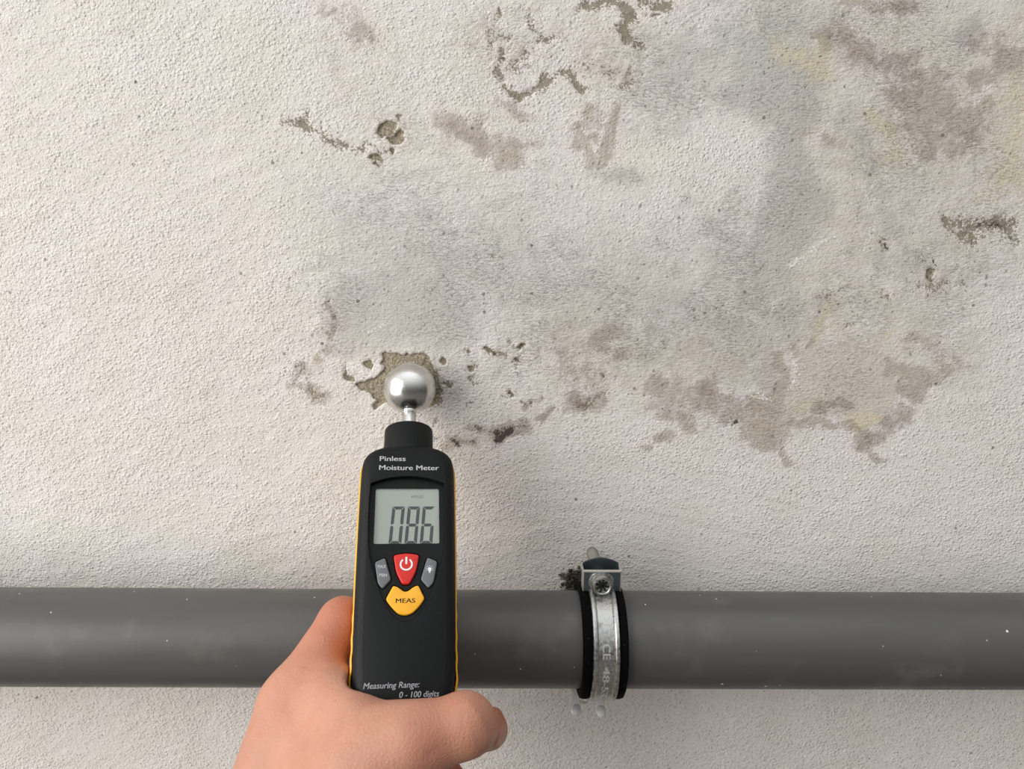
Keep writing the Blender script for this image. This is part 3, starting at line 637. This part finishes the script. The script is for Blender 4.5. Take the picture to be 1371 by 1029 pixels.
flat_poly(bm, [(-.42, -99.9), (.42, -99.9), (.42, -96.6), (-.42, -96.6)])
put_text('power_symbol', bm, by, WHITE, pb)
mb = button('measure_button', ye_o, YEB); mb['label'] = 'yellow button marked MEAS'
put_text('lettering', fit_text(text_mesh('MEAS', 2.6, 0.04, 0.035), -4.3, 4.3, -117.4, 1.95), by, BLKP, mb)
xb = button('max_min_button', gl_o, GREYB); xb['label'] = 'grey button marked MAX MIN'
put_text('lettering', fit_text(text_mesh('MAX', 2, 0.04, 0.04), -12.7, -9.1, -101.7, 1.5), by, WHITE, xb)
put_text('lettering', fit_text(text_mesh('MIN', 2, 0.04, 0.04), -11.9, -8.5, -105.6, 1.5), by, WHITE, xb)
lb = button('backlight_button', gr_o, GREYB); lb['label'] = 'grey button with a light bulb symbol'
bm = bmesh.new(); cx, cz = 10.6, -102.4
flat_poly(bm, [(cx + 0.85 * math.cos(t), cz + 0.85 * math.sin(t)) for t in np.linspace(-0.9, math.pi + 0.9, 20)] + [(cx - .42, cz - 1.25), (cx + .42, cz - 1.25)])
flat_poly(bm, [(cx - .42, cz - 1.4), (cx + .42, cz - 1.4), (cx + .3, cz - 1.75), (cx - .3, cz - 1.75)])
for t in np.linspace(-0.35, math.pi + 0.35, 7):
    c_, s_ = math.cos(t), math.sin(t)
    flat_poly(bm, [(cx + 1.2 * c_ - .1 * s_, cz + 1.2 * s_ + .1 * c_), (cx + 1.2 * c_ + .1 * s_, cz + 1.2 * s_ - .1 * c_), (cx + 1.75 * c_ + .1 * s_, cz + 1.75 * s_ - .1 * c_), (cx + 1.75 * c_ - .1 * s_, cz + 1.75 * s_ + .1 * c_)])
put_text('bulb_symbol', bm, by, WHITE, lb)
# printed lettering on the face
fyf = lambda z: -16.01
put_text('lettering', fit_text(text_mesh('Pinless', 3, 0.04, 0.035), -13.8, -1.3, -49.2, 2.45), fyf, WHITE, meter)
put_text('lettering', fit_text(text_mesh('Moisture Meter', 3, 0.04, 0.035), -13.9, 14.9, -53.9, 2.45), fyf, WHITE, meter)
put_text('lettering', fit_text(text_mesh('Measuring Range:', 3, 0.04, 0.022, 0.18), -16.8, 6.6, -152.4, 2.35), fyf, LGREY, meter)
put_text('lettering', fit_text(text_mesh('0 - 100 digits', 3, 0.04, 0.022, 0.18), -1.8, 14.8, -156.3, 2.35), fyf, LGREY, meter)

# ------------------------------------------------------------------ pipe clamp (local mm, x along the pipe, y towards the wall)
def zinc(name, dark=0.0, rough=(.24, .5)):
    M = NT(name); co = M.coord()
    n = M.noise(700, 4, .65, co); b = M.noise(180, 3, .6, co)
    c = M.mix(M.ramp(n, .3, .7), rgb(168, 168, 167), rgb(206, 205, 201))
    c = M.mix(M.ramp(b, .6, .74, 0, .55), c, rgb(120, 114, 106))
    M.set(Base_Color=c, Metallic=1.0, Roughness=M.ramp(n, .3, .7, rough[0], rough[1]), Normal=M.bump(n, 0.00003, .5))
    return M.m
ZINC = zinc('galvanised_steel'); RUBBER = NT('black_rubber'); _c = RUBBER.coord()
RUBBER.set(Base_Color=RUBBER.mix(RUBBER.ramp(RUBBER.noise(1900, 2, .6, _c), .70, .76), rgb(6, 6, 7), rgb(120, 118, 112)), Roughness=0.85, Specular_IOR_Level=0.08)
RUBBER = RUBBER.m
DARKZ = NT('blackened_steel'); _c = DARKZ.coord()
DARKZ.set(Base_Color=DARKZ.mix(DARKZ.noise(500, 3, .6, _c), rgb(52, 46, 42), rgb(120, 110, 98)), Metallic=.7, Roughness=.6); DARKZ = DARKZ.m
BRIGHT = plain('zinc_bright_reflection', rgb(230, 228, 224), 0.36, 0.2, 0.06, 500, 0.00002)  # bright reflection on the hook parts painted in as a pale colour
STAMP = plain('stamped_zinc_glint', rgb(216, 215, 211), 0.4, 0.5, 0.1, 900)  # paler than the band: glints on the stamped letters painted in
LIP = plain('zinc_lit_edge', rgb(196, 192, 184), 0.42, 0.6, 0.12, 500)  # light caught on the flange edges, put into a paler zinc colour
SLATE = plain('zinc_dark_reflection', rgb(112, 122, 128), 0.36, 0.9, 0.15, 400, 0.00002)  # dark bluish surroundings mirrored in the flanges, painted into the zinc colour
RECESS = plain('screw_recess_shade', rgb(40, 40, 42), 0.5, 0.6, 0.5, 900)  # shade inside the screw recess painted as dark metal
CL_X = 0.0466
clamp = thing('pipe_clamp', 'galvanised two-screw pipe clamp with black rubber lining around the grey pipe', 'pipe clamp')
clamp.matrix_world = Matrix.Translation(PIPE_C) @ PIPE_ROT @ Matrix.Translation((CL_X, 0, 0))
mm = lambda p: tuple(c / 1000 for c in p)
rp = [(-11.2, 25.2), (11.2, 25.2), (11.4, 25.8), (11.4, 28.6), (10.9, 29.6), (9.6, 30.0), (7.6, 30.0), (7.1, 29.6), (6.9, 28.4), (-6.9, 28.4), (-7.1, 29.6), (-7.6, 30.0), (-9.6, 30.0), (-10.9, 29.6), (-11.4, 28.6), (-11.4, 25.8)]
v, f = lathe(rp, 96, axis='X'); mesh('rubber_lining', [mm(p) for p in v], f, RUBBER, clamp, True, 40)['label'] = 'black rubber lining'
bp = [(-6.7, 28.6), (6.7, 28.6), (6.8, 30.4), (6.4, 31.2), (5.4, 31.45), (4.4, 31.1), (3.8, 30.3), (-3.8, 30.3), (-4.4, 31.1), (-5.4, 31.45), (-6.4, 31.2), (-6.8, 30.4)]
# angles in the y-z plane: 90 deg = top, 180 deg = front (-y), 270 deg = bottom
v, f = lathe(bp, 64, R(97), R(264), axis='X'); fb = mesh('front_band', [mm(p) for p in v], f, ZINC, clamp, True, 40)
v, f = lathe(bp, 64, R(-84), R(83), axis='X'); mesh('back_band', [mm(p) for p in v], f, ZINC, clamp, True, 40)
# stamped size marking on the front band
def emboss(txt, a0, a1, h):
    bm = text_mesh(txt, 4, 0.3, 0.02)
    fit_text(bm, 0, 1, 0, h)
    for q in bm.verts:
        a = R(a0 + (a1 - a0) * q.co.x); r = 30.25 + q.co.z; x = q.co.y - h / 2
        q.co = mm((x, r * math.cos(a), r * math.sin(a)))
    from_bm('stamped_marking', bm, STAMP, fb, False)
emboss('48-53', 176, 216, 3.4)
emboss('CE', 155, 169, 3.8)
emboss('^', 221, 227, 2.4)

def plate_xz(pts, y, th, mat, name, parent, bev=0.3):
    bm = bmesh.new(); vs = [bm.verts.new((x, y, z)) for x, z in pts]; fc = bm.faces.new(vs)
    r = bmesh.ops.extrude_face_region(bm, geom=[fc])
    for q in r['geom']:
        if isinstance(q, bmesh.types.BMVert): q.co.y += th
    bmesh.ops.recalc_face_normals(bm, faces=bm.faces)
    es = [e for e in bm.edges if len(e.link_faces) == 2 and e.calc_face_angle(0) > 1.0]
    bmesh.ops.bevel(bm, geom=es, offset=bev, segments=2, affect='EDGES')
    for q in bm.verts: q.co = mm(q.co)
    return from_bm(name, bm, mat, parent, True, 35)
# upper closing flanges
ffl = plate_xz(round_poly([(-9.6, 29.5), (9.4, 29.5), (9.6, 41.6), (-9.6, 41.2)], .8, 2), -4.6, 1.2, SLATE, 'front_flange', clamp)
top = catmull([(9.6, 42.2), (6, 43.9), (0, 45.2), (-6, 43.9), (-9.6, 42.2)], 5, False)
bfl = plate_xz([(-9.6, 29.5), (9.6, 29.5)] + top, 2.6, 1.3, SLATE, 'back_flange', clamp)
for s in (-1, 1):
    bm = bmesh.new(); box_bm(bm, (s * 9.75, -0.8, 35.2), (0.6, 7.2, 11.6), 0.2)
    for q in bm.verts: q.co = mm(q.co)
    from_bm('side_lip', bm, LIP, ffl, True)
bm = bmesh.new(); box_bm(bm, (0.1, -5.4, 41.4), (19.6, 1.8, 1.1), 0.35)
for q in bm.verts: q.co = mm(q.co)
from_bm('top_lip', bm, LIP, ffl, True)
# closing screw: collar, cross-recessed head, shaft and threaded end
scw_c = (-0.6, 0, 35.0)
def y_lathe(prof, c, n=40, closed=False):
    v, f = lathe(prof, n, axis='Y', closed=closed); return [mm((p[0] + c[0], p[1] + c[1], p[2] + c[2])) for p in v], f
v, f = y_lathe([(-4.4, 0.01), (-4.4, 6.6), (-5.6, 6.6), (-6.1, 6.2), (-6.1, 5.2), (-9.2, 5.2), (-9.8, 4.9), (-10.0, 4.3), (-9.7, 3.8), (-8.4, 3.6), (-8.4, 0.01)], scw_c)
scr = mesh('screw', v, f, ZINC, clamp, True, 35)
bm = bmesh.new()
for k in range(4):
    a = k * math.pi / 4
    box_bm(bm, (scw_c[0], -8.9, scw_c[2]), (6.6, 1.0, .8), 0.1, Matrix.Rotation(a + .2, 4, 'Y'))
for q in bm.verts: q.co = mm(q.co)
from_bm('screw_recess', bm, RECESS, scr, True)
pr = [(-4.5, 3.0)]; y = -4.0
while y < 31: pr += [(y, 3.05), (y + .35, 3.35), (y + .7, 3.05)]; y += 1.0
pr += [(32.6, 3.2), (34.2, 2.9), (35.4, 2.3), (36.3, 1.3), (36.6, 0.01)]
v, f = y_lathe(pr, scw_c, 28); mesh('screw_thread', v, f, plain('dusty_zinc', rgb(142, 138, 130), .6, .5, .3, 900, .0001), scr, True, 40)
# lower hook joint: slotted tab with two rounded prongs, hook tongue and a folded wing
def prong(cx, w, z0, z1, y, lean):
    pts = [(cx - w / 2, z0), (cx + w / 2, z0)] + [(cx + w / 2 * math.cos(t), z1 + w / 2 * math.sin(t) * .9) for t in np.linspace(0, -math.pi, 10)]
    o = plate_xz(pts, y, 1.8, BRIGHT, 'hook_prong', clamp, .7)
    bm = bmesh.new(); bm.from_mesh(o.data)
    g = bmesh.ops.create_uvsphere(bm, u_segments=20, v_segments=12, radius=.5)
    bmesh.ops.transform(bm, matrix=Matrix.Translation(mm((cx, y - .6, z1 - .4))) @ Matrix.Rotation(R(-32), 4, 'X') @ Matrix.Diagonal((w * .00112, .0030, .0058, 1)), verts=g['verts'])
    for fc in bm.faces: fc.smooth = True
    bm.to_mesh(o.data); bm.free()
    for q in o.data.vertices: q.co.y += (q.co.z * 1000 - z0) * lean / 1000
    return o
prong(-10.6, 5.0, -27.0, -43.0, 9.0, 0.45)
prong(2.6, 4.6, -27.0, -41.5, 5.0, 0.45)
bm = bmesh.new(); box_bm(bm, (-3.6, 6.8, -34.4), (15.0, 1.4, 6.4), .3)
for q in bm.verts: q.co = mm(q.co)
from_bm('lower_flange', bm, ZINC, clamp, True)
bm = bmesh.new(); box_bm(bm, (-1.4, 3.6, -36.4), (2.6, 2.6, 6.2), .5); box_bm(bm, (-14.2, 12.5, -31.8), (4.6, 1.2, 8.0), .3, Matrix.Rotation(R(35), 4, 'Y'))
for q in bm.verts: q.co = mm(q.co)
from_bm('hook_tongue', bm, BRIGHT, clamp, True)
v, f = lathe([(3.0 + .7 * math.cos(t), .7 * math.sin(t)) for t in np.linspace(0, 2 * math.pi, 10, endpoint=False)], 18, R(150), R(400), axis='Z')
v, f = [], []
for i, a in enumerate(np.linspace(R(150), R(395), 16)):
    c = np.array([-5.4 + 2.8 * math.cos(a), 4.4, -39.0 + 2.6 * math.sin(a)]); rd = np.array([math.cos(a), 0, math.sin(a)])
    for t in np.linspace(0, 2 * math.pi, 8, endpoint=False): v.append(c + rd * .6 * math.cos(t) + np.array([0, .9 * math.sin(t), 0]))
for i in range(15):
    for j in range(8): f.append((i * 8 + j, i * 8 + (j + 1) % 8, i * 8 + 8 + (j + 1) % 8, i * 8 + 8 + j))
f += [tuple(range(8)), tuple(range(120, 128))]
mesh('hook_loop', [mm(p) for p in v], f, BRIGHT, clamp, True, 60)
# wall fixing behind the clamp
v, f = y_lathe([(30, 0.01), (30, 6.4), (36, 6.4), (36, 4), (43.5, 4), (43.5, 0.01)], (-8.0, 0, 3.0), 24); mesh('wall_stud', v, f, DARKZ, clamp, True, 40)['label'] = 'dirty blackened wall stud behind the clamp'
v, f = y_lathe([(34.5, 6.0), (34.5, 9.5), (37.5, 9.5), (37.5, 6.0)], (-8.0, 0, 3.0), 6, True); mesh('stud_nut', v, f, DARKZ, clamp, False)

# crumbs of dirt and broken plaster round the stud
bm = bmesh.new(); rr = np.random.RandomState(3)
cmat = NT('dirt_crumbs'); _c = cmat.coord(); cmat.set(Base_Color=cmat.mix(cmat.ramp(cmat.noise(420, 3, .6, _c), .4, .62), rgb(30, 26, 24), rgb(92, 82, 70)), Roughness=.95)
for i in range(150):
    px = 766 + rr.randn() * 6; py = 783 + rr.randn() * 8 - abs(rr.randn()) * 3
    p = on_wall(px, py, -0.0005 - abs(rr.randn()) * 0.0025)
    g = bmesh.ops.create_icosphere(bm, subdivisions=1, radius=0.0003 + 0.0008 * rr.rand() ** 2)
    for q in g['verts']: q.co = Vector((q.co.x * (1 + .5 * rr.rand()), q.co.y, q.co.z * (1 + .5 * rr.rand()))) + Vector(p)
deb = from_bm('dirt_crumbs', bm, cmat.m, None, True, 50)
deb['kind'] = 'stuff'; deb['label'] = 'dark dirt and plaster crumbs on the wall left of the pipe clamp'; deb['category'] = 'dirt'

# ------------------------------------------------------------------ left hand: signed distance field -> surface nets
MW = Matrix.Translation(BALL) @ M_ROT
def ml(x, y, z): return np.array(MW @ Vector((x / 1000, y / 1000, z / 1000)))
def w2m(P):
    A = np.array(MW.inverted())
    return (P @ A[:3, :3].T + A[:3, 3]) * 1000

wrist_i = at(334, 1150, .300); wrist_l = at(420, 1190, .335)
MCP = [at(392, 942, .333), ml(-50, 26, -176), ml(-46, 27, -196), ml(-38, 26, -214)]
PIP = [ml(-29.5, 19.0, -117.8), ml(-28, 29, -150), ml(-25, 29, -176), ml(-20, 28, -196)]
DIP = [ml(-4, 27.0, -121), ml(2, 30, -163), ml(4, 29, -184), ml(6, 26, -203)]
TIP = [ml(16, 25.5, -126), at(606, 1052, .330), ml(22, 14, -196), ml(18, 10, -211)]
T_CMC = at(400, 1110, .285); T_MCP = at(548, 994, .2925); T_IP = at(622, 970, .296); T_TIP = at(653, 976, .318)
FORE = at(330, 1560, .26)

def rc(P, a, b, r1, r2):                    # round cone (approximate: linear radius along the segment)
    ab = b - a; t = np.clip(((P - a) @ ab) / (ab @ ab), 0, 1)
    return np.linalg.norm(P - a - t[..., None] * ab, axis=-1) - (r1 + (r2 - r1) * t)
def smin(a, b, k):
    h = np.clip(0.5 + 0.5 * (b - a) / k, 0, 1); return b + (a - b) * h - k * h * (1 - h)
def smax(a, b, k): return -smin(-a, -b, k)
def hand_sdf(P):
    mmr = 0.001
    palm = rc(P, wrist_i, MCP[0], 19 * mmr, 14.5 * mmr)
    for i, (q, r) in enumerate(zip(MCP[1:], (14, 13.5, 12.5))):
        w = wrist_i + (wrist_l - wrist_i) * (i + 1) / 3
        palm = smin(palm, rc(P, w, q, 19 * mmr, r * mmr), 14 * mmr)
    palm = smin(palm, rc(P, (wrist_i + wrist_l) / 2, FORE, 25 * mmr, 33 * mmr), 20 * mmr)
    th = smin(rc(P, T_CMC, T_MCP, 17 * mmr, 13.6 * mmr), rc(P, T_MCP, T_IP, 13.2 * mmr, 12.4 * mmr), 9 * mmr)
    th = smin(th, rc(P, T_IP, T_TIP, 11.8 * mmr, 8.6 * mmr), 3.5 * mmr)
    d = smin(palm, th, 16 * mmr)
    # web between thumb and index
    web = rc(P, at(420, 925, .330), at(500, 1000, .300), 10 * mmr, 12 * mmr)
    web = smin(web, rc(P, at(400, 985, .322), at(470, 1040, .295), 14 * mmr, 15 * mmr), 12 * mmr)
    web = smin(web, rc(P, at(442, 908, .331), at(488, 988, .298), 8 * mmr, 11.5 * mmr), 14 * mmr)
    d = smin(d, web, 12 * mmr)
    rad = [(13.6, 11.4, 8.8, 7.4), (11.6, 9.8, 8.4, 7.8), (11, 9.4, 8.2, 7.2), (10, 8.6, 7.4, 6.6)]
    fingers = None
    for i in range(4):
        r = [q * mmr for q in rad[i]]
        g = smin(rc(P, MCP[i], PIP[i], r[0], r[1]), rc(P, PIP[i], DIP[i], r[1], r[2]), 3 * mmr)
        g = smin(g, rc(P, DIP[i], TIP[i], r[2], r[3]), 2.5 * mmr)
        fingers = g if fingers is None else smin(fingers, g, 1.2 * mmr)
    d = smin(d, fingers, 7 * mmr)
    # flesh pressed against the meter body
    q = w2m(P); bx = np.abs(q - np.array([0, 0, -106.0])) - np.array([23.9 - 6, 16.2 - 6, 60.4 - 6])
    m = (np.linalg.norm(np.maximum(bx, 0), axis=-1) + np.minimum(bx.max(-1), 0) - 6) * mmr
    return smax(d, -(m - 0.0002), 1.2 * mmr)

def surface_nets(fn, lo, hi, h):
    n = np.ceil((hi - lo) / h).astype(int) + 1
    xs = [lo[k] + h * np.arange(n[k]) for k in range(3)]
    D = np.empty(n, np.float32)
    for i0 in range(0, n[0], 16):
        G = np.stack(np.meshgrid(xs[0][i0:i0 + 16], xs[1], xs[2], indexing='ij'), -1)
        D[i0:i0 + 16] = fn(G)
    for k in range(3):                      # close at the box border
        sl = [slice(None)] * 3
        for e in (0, -1): sl[k] = e; D[tuple(sl)] = np.maximum(D[tuple(sl)], h * .3)
    S = D < 0
    cell = np.zeros(n - 1, np.int8)
    for dx in (0, 1):
        for dy in (0, 1):
            for dz in (0, 1): cell += S[dx:n[0] - 1 + dx, dy:n[1] - 1 + dy, dz:n[2] - 1 + dz]
    act = (cell > 0) & (cell < 8); idx = np.argwhere(act); ids = -np.ones(n - 1, int); ids[act] = np.arange(len(idx))
    acc = np.zeros((len(idx), 3)); cnt = np.zeros(len(idx))
    cor = [(a, b, c) for a in (0, 1) for b in (0, 1) for c in (0, 1)]
    for a in cor:
        for b in cor:
            if sum(abs(p - q) for p, q in zip(a, b)) == 1 and a < b:
                da = D[idx[:, 0] + a[0], idx[:, 1] + a[1], idx[:, 2] + a[2]]; db = D[idx[:, 0] + b[0], idx[:, 1] + b[1], idx[:, 2] + b[2]]
                m = (da < 0) != (db < 0); t = np.where(m, da / np.where(m, da - db, 1), 0)
                acc += np.where(m[:, None], np.array(a) + t[:, None] * (np.array(b) - np.array(a)), 0); cnt += m
    V = lo + h * (idx + acc / cnt[:, None])
    F = []
    for ax in range(3):
        u, w = (ax + 1) % 3, (ax + 2) % 3
        s0 = [slice(None)] * 3; s1 = [slice(None)] * 3; s0[ax] = slice(0, -1); s1[ax] = slice(1, None)
        A = S[tuple(s0)]; B = S[tuple(s1)]; e = np.argwhere(A != B)
        e = e[(e[:, u] > 0) & (e[:, w] > 0) & (e[:, u] < n[u] - 1) & (e[:, w] < n[w] - 1)]
        fl = A[e[:, 0], e[:, 1], e[:, 2]]
        def cid(du, dw):
            q = e.copy(); q[:, u] += du; q[:, w] += dw; return ids[q[:, 0], q[:, 1], q[:, 2]]
        quad = np.stack([cid(-1, -1), cid(0, -1), cid(0, 0), cid(-1, 0)], 1)
        quad[~fl] = quad[~fl][:, ::-1]; F.append(quad)
    return V, np.concatenate(F)

pts = np.array(MCP + PIP + DIP + TIP + [wrist_i, wrist_l, T_CMC, T_MCP, T_IP, T_TIP, FORE])
lo = pts.min(0) - 0.034; hi = pts.max(0) + 0.034
V, Fq = surface_nets(hand_sdf, lo, hi, 0.0014)
N = len(V)
def poly_dist(P, line):
    d = np.full(len(P), 1e9)
    for a, b in zip(line[:-1], line[1:]): d = np.minimum(d, rc(P, np.array(a), np.array(b), 0, 0))
    return d
# gradient normals, creases and warm patches
def grad(P, e=0.0006):
    g = np.stack([hand_sdf(P + np.eye(3)[k] * e) - hand_sdf(P - np.eye(3)[k] * e) for k in range(3)], -1)
    return g / (np.linalg.norm(g, axis=1)[:, None] + 1e-12)
for _ in range(2):                           # project on the surface
    V = V - grad(V) * hand_sdf(V)[:, None] * 0.9
G = grad(V)
def project(p):
    p = np.array(p)[None]
    for _ in range(8): p = p - grad(p) * hand_sdf(p)[:, None] * 0.9
    return p[0]
red = np.zeros(N)
for c, r, s in ((T_IP, .018, .5), (T_TIP, .016, .9), (TIP[1], .018, 1.3), (PIP[0], .026, .9), (MCP[0], .02, .25), (at(580, 1000, .282), .012, .5)):
    red = np.maximum(red, s * np.exp(-(np.linalg.norm(V - c, axis=1) / r) ** 2))
creases = [([(628, 938), (637, 960), (645, 988)], .289, .45, -1), ([(572, 1008), (590, 1000)], .281, .3, .9), ([(402, 866), (430, 876), (452, 893)], .322, .22, .9), ([(396, 876), (428, 888), (450, 908)], .322, .2, .9), ([(430, 838), (450, 850), (466, 856)], .338, .2, .9),
           ([(386, 905), (420, 912), (448, 926)], .320, .14, .9), ([(600, 934), (606, 952), (606, 972)], .285, .14, .9), ([(612, 932), (619, 952), (620, 975)], .285, .16, .9), ([(470, 985), (505, 972), (540, 968)], .285, .12, .9), ([(455, 960), (480, 968), (505, 985)], .29, .12, .9)]
hgt = np.zeros(N)
for ln, dp, amp, sg in creases:
    L3 = [project(at(x, y, dp)) for x, y in ln]
    dd = poly_dist(V, L3); hgt += (-sg) * amp * 0.001 * np.exp(-(dd / 0.0013) ** 2)
V = V + G * hgt[:, None]
me = bpy.data.meshes.new('person')
me.vertices.add(N); me.vertices.foreach_set('co', V.astype(np.float32).ravel())
me.loops.add(Fq.size); me.loops.foreach_set('vertex_index', Fq.ravel().astype(np.int32))
me.polygons.add(len(Fq)); me.polygons.foreach_set('loop_start', np.arange(0, Fq.size, 4, dtype=np.int32))
me.update(calc_edges=True); me.validate()
a = me.attributes.new('redness', 'FLOAT', 'POINT'); a.data.foreach_set('value', red.astype(np.float32))
SK = NT('skin'); co = SK.coord()
blot = SK.noise(55, 3, .55, co); pore = SK.noise(1500, 2, .6, co); cell = SK.new('ShaderNodeTexVoronoi'); cell.inputs['Scale'].default_value = 900; SK.l.new(co, cell.inputs['Vector'])
mott = SK.noise(190, 4, .65, co)
c = SK.mix(SK.ramp(blot, .3, .7), rgb(184, 134, 112), rgb(193, 142, 119))
c = SK.mix(SK.ramp(mott, .5, .75, 0, .35), c, rgb(190, 116, 94))
c = SK.mix(SK.math('MULTIPLY', SK.attr('redness'), .75, clamp=True), c, rgb(168, 92, 66))
SK.set(Base_Color=c, Roughness=.5, Specular_IOR_Level=.35, Subsurface_Weight=.25, Subsurface_Scale=.004)
SK.bsdf.inputs['Subsurface Radius'].default_value = (1.0, .4, .22)
SK.set(Normal=SK.bump(SK.math('ADD', cell.outputs['Distance'], pore), 0.00022, .6))
hand = link('person', me, SK.m, None, True)
hand['label'] = 'bare left hand of a person gripping the moisture meter, thumb bent across its lower front'; hand['category'] = 'person'

# thumb nail: curved plate on the back of the bent thumb tip
def nail(a, b, out, wid, length, r):
    ax = (b - a) / np.linalg.norm(b - a); out = out - ax * (out @ ax); out /= np.linalg.norm(out); sd = np.cross(ax, out)
    c = a + (b - a) * .62; v, f = [], []; nu, nv = 12, 10
    for top in (0, 1):
        for i in range(nu + 1):
            for j in range(nv + 1):
                u = (i / nu - .5) * 2; t = (j / nv - .5) * length
                an = u * wid / r * (1 - .12 * max(0, -(j / nv - .25)) * 3); rr_ = r + (.0006 if top else -.0008) - .0011 * (abs(j / nv - .5) * 2) ** 3
                v.append(c + ax * t + (out * math.cos(an) + sd * math.sin(an)) * rr_)
    m = (nu + 1) * (nv + 1); k = nv + 1
    for i in range(nu):
        for j in range(nv):
            q = i * k + j; f.append((m + q, m + q + 1, m + q + k + 1, m + q + k)); f.append((q, q + k, q + k + 1, q + 1))
    for i in range(nu):
        f.append((i * k, i * k + k, m + i * k + k, m + i * k)); f.append((i * k + nv, m + i * k + nv, m + i * k + k + nv, i * k + k + nv))
    for j in range(nv):
        f.append((j, m + j, m + j + 1, j + 1)); q = nu * k; f.append((q + j, q + j + 1, m + q + j + 1, m + q + j))
    return v, f
NAIL = NT('nail'); co = NAIL.coord(); NAIL.set(Base_Color=NAIL.mix(NAIL.noise(300, 2, .5, co), rgb(168, 104, 82), rgb(184, 120, 96)), Roughness=.3, Subsurface_Weight=.2, Subsurface_Scale=.002)
v, f = nail(T_IP, T_TIP, np.array([1.0, -0.42, 0.42]), .0076, .0135, .0101)
mesh('thumb_nail', v, f, NAIL.m, hand, True, 60)
